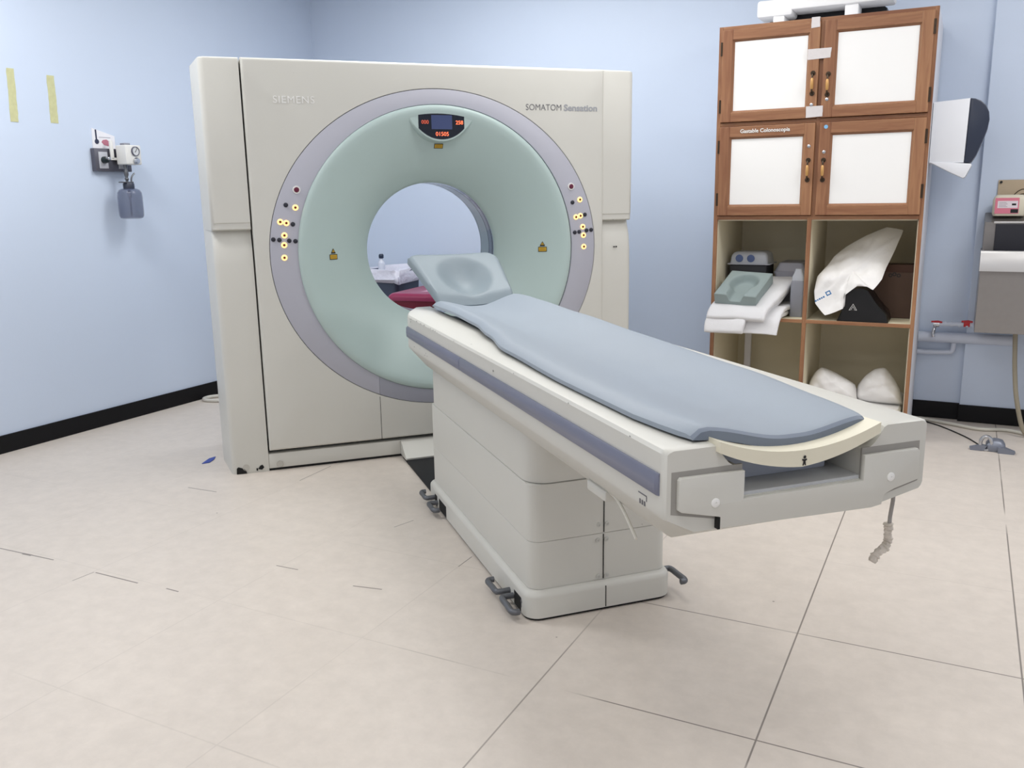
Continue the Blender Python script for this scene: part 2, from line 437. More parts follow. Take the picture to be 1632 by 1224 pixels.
def cover(front):
    A = angles(PX0, PX1, PZ0, PZ1); y0 = 0 if front else DEP-.0; s = 1 if front else -1
    def R(ins, y): return [(lambda p: (p[0], y, p[1]))(rect_ray(a, PX0+ins, PX1-ins, PZ0+ins, PZ1-ins)) for a in A]
    ru, rz = (RU+.0018, RZ+.0018) if front else (.72, .72)
    lo = [ell(A, ru, rz, y0+s*.02), ell(A, ru, rz, y0+s*.002), ell(A, ru+.002, rz+.002, y0), R(.016, y0), R(.009, y0+s*.0015), R(.003, y0+s*.006), R(0, y0+s*.016), R(0, y0+s*DEP*.5)]
    return loft(lo, cap0=False, cap1=False)
obj('front_cover', cover(True), WHITE, gan)
obj('rear_cover', cover(False), WHITE, gan)
obj('ring_seal', loft([ell([2*PI*k/144 for k in range(144)], RU+.0018, RZ+.0018, .008), ell([2*PI*k/144 for k in range(144)], .70, .70, .010)], cap0=False, cap1=False), mat('seal_grey', (.35, .36, .38), .7), gan)
def ring_piece(low, n, gap):
    # the ring is cut by two upright seams at equal distance from the centre line
    loops = []; X = .3555+(-gap if low else gap)
    def lim(ru):
        h = math.asin(X/ru)
        return (1.5*PI-h, 1.5*PI+h) if low else (-.5*PI+h, 1.5*PI-h)
    for k in range(n+1):
        lp = []
        for ru, rz, y in ((RU-.0005, RZ-.0005, .006), (RU-.001, RZ-.001, .001), (RU-.004, RZ-.004, -.0015), (.7205, .7205, -.0015), (.7185, .7185, .001), (.7185, .7185, .006)):
            a0, a1 = lim(ru); a = a0+(a1-a0)*k/n
            lp.append((UC+ru*math.cos(a), y, ZC+rz*math.sin(a)))
        loops.append(lp)
    return loft(loops, closed=True)
obj('control_ring', ring_piece(False, 140, .0012), RINGG, gan)
o = obj('control_ring', ring_piece(True, 40, 0), RINGD, gan); o['label'] = 'darker lower segment of the grey ring'
bm = BM()
for sx in (-.334+.0, .378): add_box(bm, sx-.0012, sx+.0012, -.0006, .002, .112, .338)
objs('panel_seam', bm, DARK, gan)

FUN = [(.7165, .006), (.7165, -.006), (.711, -.014), (.70, -.018), (.685, -.018), (.66, -.010), (.62, .010), (.585, .026), (.55, .045), (.515, .064), (.48, .085), (.45, .105), (.42, .125), (.395, .146), (.375, .163), (.36, .176), (.350, .187), (.346, .196)]
def fun_y(r):
    P = sorted(FUN[3:])
    for (ra, ya), (rb, yb) in zip(P, P[1:]):
        if ra <= r <= rb: return ya+(yb-ya)*(r-ra)/(rb-ra)
    return P[-1][1]
obj('funnel', lathe(FUN, (UC-.004, 0, ZC), axis=1, n=128, cap=False), MINT, gan, angle=60)
TUN = mat('tunnel_wall', (.60, .66, .67), .25, coat=.3)
TUND = mat('tunnel_window', (.30, .36, .42), .15, coat=.5)
bm = lathe([(.3465, .196), (.3465, .215)], (UC-.004, 0, ZC), axis=1, n=96, cap=False, m=1)
add_lathe(bm, [(.3465, .215), (.349, .2155), (.349, .221), (.3465, .2215)], (UC-.004, 0, ZC), axis=1, n=96, cap=False, m=2)
add_lathe(bm, [(.3465, .2215), (.3465, .275)], (UC-.004, 0, ZC), axis=1, n=96, cap=False, m=1)
add_lathe(bm, [(.3465, .275), (.349, .2755), (.349, .28), (.3465, .2805)], (UC-.004, 0, ZC), axis=1, n=96, cap=False, m=2)
add_lathe(bm, [(.3465, .2805), (.3465, DEP-.22)], (UC-.004, 0, ZC), axis=1, n=96, cap=False, m=0)
obj('bore_tunnel', bm, [TUN, TUND, DARK], gan)
obj('rear_funnel', lathe([(r, DEP-.02-y) for r, y in FUN[2:]], (UC-.004, 0, ZC), axis=1, n=96, cap=False), MINT, gan, angle=60)

# display hood on top of the funnel
hx = .036
def dshape(w, zt, zb, zs, n=24, arch=.0):
    p = [(hx-w, zs)]
    for k in range(1, n): 
        t = -1+2*k/n; p.append((hx+w*t, zb+(zs-zb)*abs(t)**2.2))
    p.append((hx+w, zs)); m_ = 10
    for k in range(m_+1):
        t = 1-2*k/m_; p.append((hx+w*t, zt-arch*t*t))
    return p
hood = []
for w_, zt, zb, zs, y in ((.194, 1.776, 1.604, 1.728, .09), (.190, 1.780, 1.606, 1.730, .03), (.182, 1.7815, 1.608, 1.734, -.006), (.174, 1.779, 1.612, 1.738, -.0125)):
    hood.append([(p[0], y, p[1]) for p in dshape(w_, zt, zb, zs, arch=.027)])
hoodo = obj('display_hood', loft(hood, cap0=False), MINT, gan)
scr = obj('display_screen', prism(dshape(.117, 1.772, 1.620, 1.672, arch=.006), 1, -.0145, -.0115), SCREEN, gan, smooth=False)
obj('screen_window', box(hx-.052, hx+.054, -.0152, -.0143, 1.668, 1.735), LCD, scr, smooth=False)
text_mesh('readout', '000', DIGITD, scr, (hx-.103, -.0152, 1.693), .026, width=.036)
text_mesh('readout', '258', DIGIT, scr, (hx+.072, -.0152, 1.692), .026, width=.038, bold=.0002)
text_mesh('readout', '01505', DIGIT, scr, (hx-.032, -.0152, 1.636), .028, width=.066)

# push buttons
LB = [(-.687, 1.384, 'r'), (-.742, 1.314, 'b'), (-.698, 1.301, 'l'), (-.773, 1.235, 'l'), (-.745, 1.229, 'l'), (-.715, 1.223, 'b'), (-.758, 1.171, 'l'), (-.811, 1.153, 'b'), (-.783, 1.15, 'b'), (-.737, 1.145, 'b'), (-.708, 1.142, 'b'), (-.762, 1.125, 'l'), (-.765, 1.065, 'l'),
      (.738, 1.383, 'r'), (.746, 1.3, 'b'), (.789, 1.314, 'l'), (.766, 1.223, 'l'), (.792, 1.229, 'l'), (.818, 1.235, 'b'), (.806, 1.171, 'l'), (.759, 1.142, 'b'), (.785, 1.145, 'b'), (.828, 1.151, 'b'), (.855, 1.153, 'b'), (.81, 1.126, 'l'), (.812, 1.065, 'l')]
for u, z, k in LB:
    y = -.0015
    if k == 'r':
        b = obj('push_button', lathe([(.0125, y+.001), (.0125, y-.006), (.010, y-.009), (.0001, y-.010)], (u, 0, z), axis=1, n=20), BTNR, gan); b['label'] = 'red stop button'
        obj('button_collar', lathe([(.0125, y-.004), (.018, y-.004), (.019, y+.001)], (u, 0, z), axis=1, n=20, cap=False), TXTW, b)
    elif k == 'b':
        b = obj('push_button', lathe([(.0108, y+.001), (.0108, y-.003), (.009, y-.0045), (.0001, y-.005)], (u, 0, z), axis=1, n=18), BTNB, gan)
    else:
        b = obj('push_button', lathe([(.0065, y+.001), (.0065, y-.0045), (.0001, y-.005)], (u, 0, z), axis=1, n=18), LITC, gan); b['label'] = 'lit amber button'
        obj('lit_rim', lathe([(.0066, y-.004), (.0125, y-.0035), (.0140, y-.002), (.0142, y+.001)], (u, 0, z), axis=1, n=18, cap=False), LIT, b)
def funnel_label(u, z, tri):
    r = math.hypot(u-UC+.004, z-ZC); dr = .01
    slope = (fun_y(r+dr)-fun_y(r-dr))/(2*dr)          # dy/dr
    rad = Vector(((u-UC)/r, 0, (z-ZC)/r)); n = Vector((0, -1, 0))+rad*slope; n.normalize()
    e = D.objects.new('warning_label', D.meshes.new('warning_label')); C.objects.link(e); e.parent = gan
    ex = Vector((1, 0, 0)); ex = (ex-n*ex.dot(n)).normalized(); ez = n.cross(ex)*-1
    if ez.z < 0: ez = -ez
    bm = BM()
    def quad(x0, x1, z0, z1, o_, m_):
        f = bm.faces.new([bm.verts.new(Vector((x, -o_, zz))) for x, zz in ((x0, z0), (x1, z0), (x1, z1), (x0, z1))]); f.material_index = m_
    def tri_(s, zb, o_, m_):
        f = bm.faces.new([bm.verts.new(Vector(p)) for p in ((-s, -o_, zb), (s, -o_, zb), (0, -o_, zb+1.65*s))]); f.material_index = m_
    quad(-.023, .023, -.013, .013, .0016, 1); quad(-.020, .020, -.010, .010, .0022, 0)
    for k in range(3): quad(-.016, .016, -.0065+k*.0052, -.0045+k*.0052, .0026, 2)
    if tri:
        quad(-.013, .013, .017, .0215, .0016, 1); tri_(.0125, .0215, .0016, 1); tri_(.0082, .0235, .0022, 0); tri_(.003, .026, .0026, 1)
    for f in bm.faces: f.normal_update()
    bm.to_mesh(e.data); bm.free()
    for m_ in (YEL, STKB, mat('sticker_print', (.55, .42, .12), .6)): e.data.materials.append(m_)
    R = Matrix((ex, -n, ez)).transposed().to_4x4(); R.translation = Vector((u, fun_y(r), z))+n*.0008
    e.matrix_local = R
funnel_label(-.524, 1.057, True); funnel_label(.587, 1.057, True); funnel_label(.036, 1.592, False)
text_mesh('maker_lettering', 'SIEMENS', TXTW, gan, (-.769, -.0012, 1.780), .047, bold=.0, extrude=.0006, width=.190, spacing=1.1)
text_mesh('model_lettering', 'SOMATOM', TXTD, gan, (.486, -.0008, 1.768), .044, extrude=.0006, width=.196, bold=-.0004)
text_mesh('model_lettering', 'Sensation', TXTG, gan, (.698, -.0008, 1.768), .044, extrude=.0006, width=.190, bold=.0013)
for u in (-1.02, -.855):
    obj('screw_cap', lathe([(.0165, .0225), (.0165, .0205), (.0150, .0200), (.0145, .0212), (.0001, .0212)], (u, 0, .032), axis=1, n=22), mat('cap_grey', (.74, .73, .70), .5), gan)
for u in (1.005, 1.018):
    obj('screw_cap', lathe([(.004, .024), (.004, .0190), (.0001, .0188)], (u, 0, 1.057), axis=1, n=10), BLACK, gan)
bm = BM()   # knocked-off paint at the foot
def blot(cx, cz, pts, y=.0205):
    bm.faces.new([bm.verts.new((cx+a, y, cz+b)) for a, b in pts])
blot(-1.045, .002, [(-.022, 0), (.028, 0), (.022, .018), (.004, .030), (-.012, .036), (-.020, .03)])
blot(-.945, .018, [(-.018, .0), (0, -.006), (.012, .006), (.004, .02), (-.008, .016)])
blot(-.968, .012, [(-.004, .0), (.003, -.004), (.005, .010), (-.003, .012)])
objs('chipped_paint', bm, DARK, gan)

# ------------------------------------------------------------------ patient table
TV = 1.33
tab = thing('patient_table', 'long off-white patient table on a boxy tiered pedestal in front of the scanner ring', 'scanner table', G(0, TV), GA)
TO = (0, TV, 0)                                             # gantry frame -> table frame
def tobj(name, bm, m, parent=None, **k):
    return obj(name, bm, m, parent or tab, off=None if parent else TO, **k)
def vb(x0, x1, v0, v1, z0, z1, **k): return box(x0, x1, -v1, -v0, z0, z1, **k)
def slab(u0, u1, v0, v1, z0, z1, r, b=.012, n=6):
    lo = []
    for z, i in ((z0, 0), (z1-b, 0), (z1-b*.7, b*.05), (z1-b*.3, b*.3), (z1, b)):
        lo.append([(x, y, z) for x, y in rrect(u0+i, u1-i, -v1+i, -v0-i, r, n)])
    return loft(lo)
tobj('floor_seal', slab(-.256, .256, .69, 1.958, 0, .014, .045, .001), DARK)
base = tobj('base_cover', slab(-.262, .262, .68, 1.966, .010, .098, .05, .02), WHITE)
def slot(v0, v1, side):
    s = side*.2625
    bm = box(min(s, s-side*.003), max(s, s-side*.003), -v1, -v0, .012, .062); return bm
for v0, v1, sd in ((.80, .84, -1), (.87, .985, -1), (1.835, 1.90, -1)):
    tobj('bracket_slot', slot(v0, v1, sd), DARK, smooth=False)
tobj('base_seam', box(.0095, .0125, -1.9668, -1.963, .012, .085), DARK, smooth=False)
tobj('lower_shroud', slab(-.243, .250, .695, 1.942, .099, .2598, .042, .0015), WHITE)
tobj('middle_shroud', slab(-.243, .250, .693, 1.943, .2613, .4505, .042, .0015), WHITE)
tobj('upper_shroud', slab(-.241, .248, .695, 1.938, .453, .70, .07, .002), WHITE)
tobj('shroud_core', slab(-.237, .244, .70, 1.932, .095, .6, .075, .002), mat('seam_grey', (.62, .62, .60), .7))
bm = BM(); add_box(bm, .0105, .0135, -1.9440, -1.940, .102, .257); add_box(bm, .0115, .0145, -1.9450, -1.941, .264, .448)
objs('shroud_seam', bm, DARK, tab, off=TO)
for u, z in ((-.005, .291), (.025, .291), (-.008, .238), (.023, .238), (-.006, .111), (.024, .111)):
    s = tobj('screw', lathe([(.0078, -1.943), (.0078, -1.9448), (.0068, -1.9458), (.0030, -1.9460), (.0028, -1.9445), (.0001, -1.9445)], (u, 0, z), axis=1, n=16), mat('screw_cap_grey', (.76, .76, .74), .4))
# table body: profile lofted along the length, chamfered at the head end
def body_loops():
    out = [(-.215, .8465), (-.313, .8465), (-.322, .8435), (-.3275, .836), (-.328, .72), (-.3275, .707), (-.325, .700), (-.262, .624), (-.252, .618)]
    out += [(.160, .618), (.176, .624), (.212, .655), (.318, .688), (.325, .694), (.328, .703), (.328, .836), (.3225, .8435), (.3135, .8465), (.215, .8465)]
    out += [(.206, .842), (.196, .822), (.182, .806), (.168, .797), (.155, .795), (.152, .73)]
    out += [(-.152, .73), (-.155, .795), (-.168, .797), (-.182, .806), (-.196, .822), (-.206, .842)]
    lo = []
    for v, hw, zb in ((.46, .235, .74), (.465, .245, .735), (.59, .302, .715), (.68, .326, .69), (.74, .328, .618), (1.25, .328, .618), (1.5, .328, .618), (1.75, .328, .618), (2.0, .328, .618), (2.25, .328, .618), (2.83, .328, .618), (2.905, .328, .655), (2.924, .327, .664), (2.930, .323, .668)):
        lp = []
        g_ = .168+.047*min(1, max(0, (v-1.25)/1.0))
        for u, z in out:
            uu = u*hw/.328 if abs(u) > .2155 else u*(g_/.215)
            zz = z if z > .70 else max(z, min(zb, .70))
            if v > 2.925 and z > .84: zz = z-.003
            lp.append((uu, -v, zz))
        lo.append(lp)
    return lo
tobj('table_body', loft(body_loops()), WHITE, angle=35)
POCK = mat('pocket_shade_grey', (.60, .59, .57), .6)  # flat plates, no real recess: its shade is put into their darker grey
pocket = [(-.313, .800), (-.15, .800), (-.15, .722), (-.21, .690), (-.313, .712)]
tobj('end_pocket_shade', prism(pocket, 1, -2.9308, -2.926), POCK, smooth=False)
tobj('end_pocket_shade', prism([(.15, .799), (.306, .799), (.308, .707), (.208, .684), (.15, .72)], 1, -2.9308, -2.926), POCK, smooth=False)
tobj('end_slot', prism([(-.211, .697), (-.2055, .697), (-.2055, .671), (-.211, .671)], 1, -2.9425, -2.93), DARK, smooth=False)
tplate = [(-.296, .789), (-.15, .788), (-.15, .7285), (.15, .7285), (.15, .785), (.293, .785), (.299, .779), (.300, .714), (.235, .70), (.209, .690), (.203, .668), (.176, .664), (-.207, .672), (-.208, .697), (-.294, .717), (-.301, .722), (-.301, .784)]
endp = tobj('end_plate', prism(tplate, 1, -2.942, -2.929, bev=.0025), WHITE)
for u, z in ((-.218, .729), (.222, .729)):
    s = tobj('screw', lathe([(.010, -2.941), (.010, -2.9436), (.008, -2.9448), (.0022, -2.9450), (.002, -2.9435), (.0001, -2.9435)], (u, 0, z), axis=1, n=18), TXTW)
tobj('inner_carriage', vb(-.150, .122, 2.3, 2.85, .737, .797, bev=.003), INNER)
tobj('inner_tray', vb(-.151, .151, 2.3, 2.926, .730, .737), TRAY)
chips = BM(); rc = random.Random(3)
for v_, z_ in ((.745, .832), (.75, .822), (.765, .836), (.86, .838), (.93, .838), (.99, .838), (1.06, .838), (1.09, .839), (1.13, .838), (1.16, .838), (1.19, .836), (1.42, .839), (1.86, .812), (2.05, .839), (2.45, .838), (2.78, .838), (.80, .722), (.98, .716), (1.0, .727), (1.02, .718), (.90, .729)):
    n_ = rc.randint(4, 6); rr_ = rc.uniform(.0025, .0055)
    chips.faces.new([chips.verts.new((-.3283, -v_+math.cos(2*PI*k/n_)*rr_*rc.uniform(.6, 1.6), z_+math.sin(2*PI*k/n_)*rr_*rc.uniform(.4, 1))) for k in range(n_)])
objs('paint_chip', chips, mat('bare_grey', (.50, .50, .50), .7), tab, off=TO)
# side rail strip in two lengths, both long sides
def rail(v0, v1, side):
    poly = [(.326, .748), (.332, .7475), (.3355, .752), (.337, .770), (.3355, .790), (.332, .7945), (.326, .794)]
    lo = []
    for v, i in ((v0, .5), (v0+.006, 1), (v1-.006, 1), (v1, .5)):
        lo.append([(side*(.326+(u-.326)*i), -v, z) for u, z in poly])
    return loft(lo)
tobj('side_rail', rail(.684, 1.5045, -1), RAIL); tobj('side_rail', rail(1.5075, 2.910, -1), RAIL)
tobj('side_rail', rail(.684, 2.910, 1), RAIL)
mk = BM()
add_box(mk, -.3288, -.3275, -2.858, -2.822, .728, .7305); add_box(mk, -.3288, -.3275, -2.859, -2.8565, .718, .728)
for k in range(3): add_box(mk, -.3288, -.3275, -2.852+k*.010, -2.847+k*.010, .706, .716)
tobj('printed_mark', mk, TXTD, smooth=False)
# sliding cradle: dark shell with a cream foot end
def sag(u, zc=.815, k=1.0, hw=.2): return zc+.040*(u/hw)**2
def cradle(v0, v1, hw, zc, th, n=20, uc=-.015):
    lo = []; hw1 = hw
    for v in ([v0, v1] if v0 > 2 else [v0, 1.25, 1.5, 1.75, 2.0, 2.25, v1]):
        hw = hw1*(1 if v0 > 2 else (.150+.042*min(1, max(0, (v-1.25)/1.0)))/.192)
        t = [(uc+hw*(-1+2*k/n)) for k in range(n+1)]
        lo.append([(u, -v, sag(u-uc, zc)) for u in t]+[(u, -v, sag(u-uc, zc)-th*(1-.35*abs(u-uc)/hw)) for u in t[::-1]])
    return loft(lo)
tobj('cradle_shell', cradle(.60, 2.885, .192, .808, .020), CARB)
cf = tobj('cradle_foot_end', cradle(2.885, 2.945, .198, .817, .036), CREAM)
bmx = BM(); 
for a, b_ in (((-.010, .798), .0035), ): add_lathe(bmx, [(b_, -2.9465), (.0001, -2.9466)], (a[0], 0, a[1]+.004), axis=1, n=12)
add_prism(bmx, [(-.0140, .784), (-.0115, .784), (-.010, .790), (-.0085, .784), (-.006, .784), (-.008, .793), (-.004, .796), (-.005, .798), (-.010, .797), (-.015, .798), (-.016, .796), (-.012, .793)], 1, -2.9466, -2.9452)
tobj('figure_symbol', bmx, BLACK, cf, smooth=False).location = TO
# transport brackets: bent grey bars low on the base
def bracket(v0, v1, side, z, reach=.046, drop=.0):
    s = side
    return tube(smooth_path([(s*.255, -v0, z), (s*(.262+reach*.8), -v0, z), (s*(.262+reach), -(v0+.012*(1 if v1 > v0 else -1)), z-drop*.2), (s*(.262+reach), -(v0+v1)/2, z-drop*.5), (s*(.262+reach), -(v1-.012*(1 if v1 > v0 else -1)), z-drop), (s*(.262+reach*.8), -v1, z-drop), (s*(.262+reach*.45), -v1, z-drop)], 6), .0105, n=10)
tobj('lift_bracket', bracket(1.79, 1.682, -1, .040, .046, .004), STEELG)
tobj('lift_bracket', bracket(1.825, 1.935, -1, .036, .042, .004), STEELG)
tobj('lift_bracket', bracket(.80, .71, -1, .045, .042, .0), STEELG)
tobj('lift_bracket', bracket(.845, .94, -1, .035, .042, .0), STEELG)
tobj('lift_bracket', bracket(1.875, 1.985, 1, .062, .038, .0), STEELG)
tobj('latch_box', vb(-.279, -.24, 2.45, 2.56, .609, .637, bev=.006), WHITE)
ar = BM(); add_prism(ar, [(-1.906, .030), (-1.902, .030), (-1.902, .050), (-1.906, .050)], 0, -.2632, -.262); add_prism(ar, [(-1.911, .048), (-1.897, .048), (-1.904, .062)], 0, -.2632, -.262)
tobj('arrow_mark', ar, TXTD, smooth=False)

# mattress on the cradle
mat_t = thing('table_mattress', 'grey-blue padded vinyl mattress lying lengthwise on the patient table', 'mattress', G(0, 1.75, .84), GA)
def interp(tab_, v):
    for (a, x), (b, y) in zip(tab_, tab_[1:]):
        if v <= b:
            t = max(0, (v-a)/(b-a)); t = t*t*(3-2*t); return x+(y-x)*t
    return tab_[-1][1]
WLs = [(.55, .195), (.75, .197), (1.0, .194), (1.25, .197), (1.5, .226), (1.8, .268), (2.3, .282), (2.68, .280), (2.82, .268), (2.905, .250)]
WRs = [(.60, .215), (.75, .232), (1.0, .232), (1.6, .238), (2.4, .228), (2.75, .208), (2.905, .192)]
EZ = [(.60, .908), (.9, .905), (1.3, .896), (1.8, .884), (2.4, .876), (2.905, .866)]
CZ = [(.60, .862), (.9, .854), (1.3, .846), (2.905, .842)]
EZL = [(.60, .892), (.9, .896), (1.3, .890), (1.7, .884), (2.4, .880), (2.905, .880)]
def mattress(which):
    N = 26; lo = []
    V = [.605, .61, .625, .65]+[.7+.05*k for k in range(43)]+[2.86, 2.88, 2.893, 2.902]
    for v in V:
        wl, wr, zr, zc, zl = (interp(q, v) for q in (WLs, WRs, EZ, CZ, EZL))
        end = 1.0
        if v < .66: end = math.sqrt(max(0, 1-((.66-v)/.056)**2))
        e2 = 1.0
        if v > 2.86: e2 = math.sqrt(max(0, 1-((v-2.86)/.0425)**2))
        top, bot = [], []
        for k in range(N+1):
            t = -1+2*k/N
            u = (wl if t < 0 else wr)*t
            sm_ = min(1, max(0, (abs(t)-.08)/.86)); z = zc+((zl if t < 0 else zr)-zc)*sm_*sm_*(3-2*sm_)
            ed = (1-abs(t))*.5*(wl+wr)
            dn = .017*(1-min(1, ed/.03))**2
            th = .030
            curve_v = v-.02*(t*t)*(1 if v > 2.6 else 0)*0
            if v > 2.8: curve_v = v-.018*(1-abs(t)**2)*0
            zt = z-dn-(1-end)*.014-(1-e2)*.012
            top.append((u, -curve_v, zt)); bot.append((u*(1-.002), -curve_v, z-th+.002*(1-min(1, ed/.02))+(1-end)*.006))
        lo.append((top, bot))
    if which == 'top':
        return loft([t for t, b in lo], closed=False, cap0=False, cap1=False)
    return lo
lo = mattress('both')
bm = BM()
loops = [t+b[::-1] for t, b in lo]
add_loft(bm, loops)
bmesh.ops.recalc_face_normals(bm, faces=bm.faces); bm.normal_update()
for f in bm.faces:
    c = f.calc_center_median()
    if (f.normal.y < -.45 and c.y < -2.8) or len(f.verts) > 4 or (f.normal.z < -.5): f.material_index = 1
MO = (0, 1.75, -.84)
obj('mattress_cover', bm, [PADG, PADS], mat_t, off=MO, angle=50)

# head rest
hr = thing('head_rest', 'grey moulded head rest with a round dish, tilted up at the scanner bore', 'headrest', G(0, .6, .84), GA)
HO = (0, .60, -.84)
def hr_surface(N=36, Mv=30):
    top, bot = [], []
    P0 = Vector((0, -.63, .862)); P1 = Vector((0, -.315, 1.058)); ax = (P1-P0); nrm = Vector((0, ax.z*-1, -ax.y)).normalized()
    nrm = Vector((0, -ax.z, ax.y)).normalized()
    if nrm.z < 0: nrm = -nrm
    for i in range(Mv+1):
        s = i/Mv; rt_, rb = [], []
        for k in range(N+1):
            t = -1+2*k/N
            hw = .178+.040*min(1, s*1.05)
            cut = 0
            cx = .0-.020*s
            ss = s-(.20 if t > 0 else .07)*(max(0, abs(t)-.72)/.28)**2*s**4
            p = P0+ax*ss+Vector((cx+hw*t, 0, 0))
            e = min((1-abs(t))*.2, (1-s)*.37, s*.37+.02); rd = .014*(1-min(1, e/.016))**2
            side_up = .030*abs(t)**2.2*(1-.75*s)
            top_n = .030*max(0, (.12-s)/.12)**1
            rr_ = math.hypot((t-.04)/.66, (s-.50)/.42); q_ = max(0, 1-rr_*rr_); dep = .058*q_**1.5
            rt_.append(p+nrm*(.026+side_up-rd-dep-top_n*.8)); rb.append(p+nrm*(-.016+side_up-max(0, dep-.022)))
        top.append(rt_); bot.append(rb)
    return top, bot
top, bot = hr_surface()
bm = BM(); add_loft(bm, [t+b[::-1] for t, b in zip(top, bot)])
obj('head_pad', bm, [mat('head_pad_vinyl', (.52, .57, .60), .5, var=.02, scale=5, bump=.04, bscale=220)], hr, off=HO, angle=50)
bm = BM()
add_tube(bm, smooth_path([(-.005, -.95, .800), (-.008, -.70, .798), (-.012, -.52, .820), (-.016, -.40, .88), (-.018, -.35, .960)], 5), [.013]*21, n=8)
add_box(bm, -.055, .04, -.80, -.63, .808, .826)
obj('holder_arm', bm, CARB, hr, off=HO)

# black cable cover between scanner and pedestal
cc = thing('cable_cover', 'black floor mat with a white sloping lip running from scanner to table pedestal', 'cable cover', G(0, .35), GA)
obj('rubber_mat', vb(-.232, .232, .02, .672, 0, .012, bev=.003), RUBB, cc, off=(0, .35, 0))
lo = []
for u in (-.234, .234):
    lo.append([(u, .02, .013), (u, -.105, .013), (u, -.108, .022), (u, -.06, .047), (u, -.01, .080), (u, .02, .09)])
obj('end_lip', loft(lo), WHITE, cc, off=(0, .35, 0), angle=60)

# straps hanging from the table
st = tag(obj('strap', tube(smooth_path([(-.262, -2.53, .622), (-.264, -2.56, .632), (-.266, -2.60, .628), (-.268, -2.645, .608), (-.270, -2.68, .588), (-.270, -2.705, .570)], 6), .0042, n=8), CLOTHTAPE, None, off=(.262, 2.53, -.622)),
         'thin white strap hanging from under the long near side of the table', 'strap'); st.location = G(-.262, 2.53, .622); st.rotation_euler = (0, 0, GA)
rp = thing('hanging_cord', 'thin grey cord ending in crumpled tape, under the right end of the table', 'cord', G(.293, 2.86, .69), GA)
RO = (-.293, 2.86, -.69)
obj('cord', tube([(.303, -2.87, .680), (.303, -2.87, .64), (.298, -2.87, .599), (.298, -2.87, .570)], .0045, n=8), mat('cord_grey', (.62, .61, .60), .7), rp, off=RO)
bm = BM()
pts = smooth_path([(.297, -2.868, .586), (.298, -2.868, .574), (.296, -2.868, .560), (.300, -2.868, .548), (.297, -2.868, .536), (.286, -2.872, .527), (.270, -2.874, .522), (.258, -2.876, .512), (.252, -2.876, .500)], 6)
add_tube(bm, pts, [.006+.0040*abs(math.sin(i*.8))+.002*rnd.random() for i in range(len(pts))], n=9)
for v in bm.verts: v.co += Vector((noise.noise(v.co*90), noise.noise(v.co*95+Vector((3, 0, 0))), noise.noise(v.co*90+Vector((0, 7, 0)))))*.003
obj('tape_wad', bm, DIRTYTAPE, rp, off=RO)

# ------------------------------------------------------------------ wooden cabinet
CX0, CX1, CY, CZT, CDEP = -1.286, -.205, 5.036, 2.216, .64
cab = thing('storage_cabinet', 'tall brown wooden cabinet with four white-panelled doors above open cubbyholes', 'cabinet', ((CX0+CX1)/2, CY, 0))
CO = (-(CX0+CX1)/2, -CY, 0)
def cobj(name, bm, m, parent=None, **k): return obj(name, bm, m, parent or cab, off=CO, **k)
YBK = CY+CDEP
bm = BM()
add_box(bm, CX0+.001, CX0+.020, CY+.012, YBK, .0, CZT-.002); add_box(bm, CX1-.020, CX1-.001, CY+.012, YBK, .0, CZT-.002)
objs('side_panel', bm, SIDEW, cab, off=CO)
cobj('back_panel', box(CX0+.02, CX1-.02, YBK-.012, YBK-.001, .05, CZT-.02), INT, smooth=False)
bm = BM()
XM = -.764
for x0, x1 in ((CX0+.020, CX0+.024), (XM-.009, XM+.009), (CX1-.024, CX1-.020)): add_box(bm, x0, x1, CY+.012, YBK-.012, .08, 1.19)
for z in (.64, 1.20, .09): add_box(bm, CX0+.02, CX1-.02, CY+.012, YBK-.012, z-.018, z)
objs('shelf_lining', bm, INT, cab, off=CO)
bm = BM(); add_box(bm, CX0+.02, CX1-.02, CY+.012, YBK-.012, CZT-.02, CZT-.002); add_box(bm, CX0+.02, CX1-.02, CY+.03, YBK-.012, 1.695, 1.71)
objs('top_board', bm, SIDEW, cab, off=CO)
bm = BM()
for x0, x1 in ((CX0, CX0+.021), (CX1-.019, CX1)): add_box(bm, x0, x1, CY-.004, CY+.012, 0, CZT, bev=.002)
add_box(bm, XM-.011, XM+.011, CY-.003, CY+.012, .06, 1.20, bev=.002)
add_box(bm, XM+.011-.004, XM+.030, CY-.003, CY+.012, 1.20, CZT-.015, bev=.002)
objs('upright', bm, WOODV, cab, off=CO)
bm = BM()
for z0, z1 in ((CZT-.019, CZT), (1.694, 1.714), (1.188, 1.209), (.622, .641), (.055, .092)): add_box(bm, CX0+.019, CX1-.017, CY-.002, CY+.012, z0, z1, bev=.002)
objs('shelf_edge', bm, WOODH, cab, off=CO)
YD = CY-.006
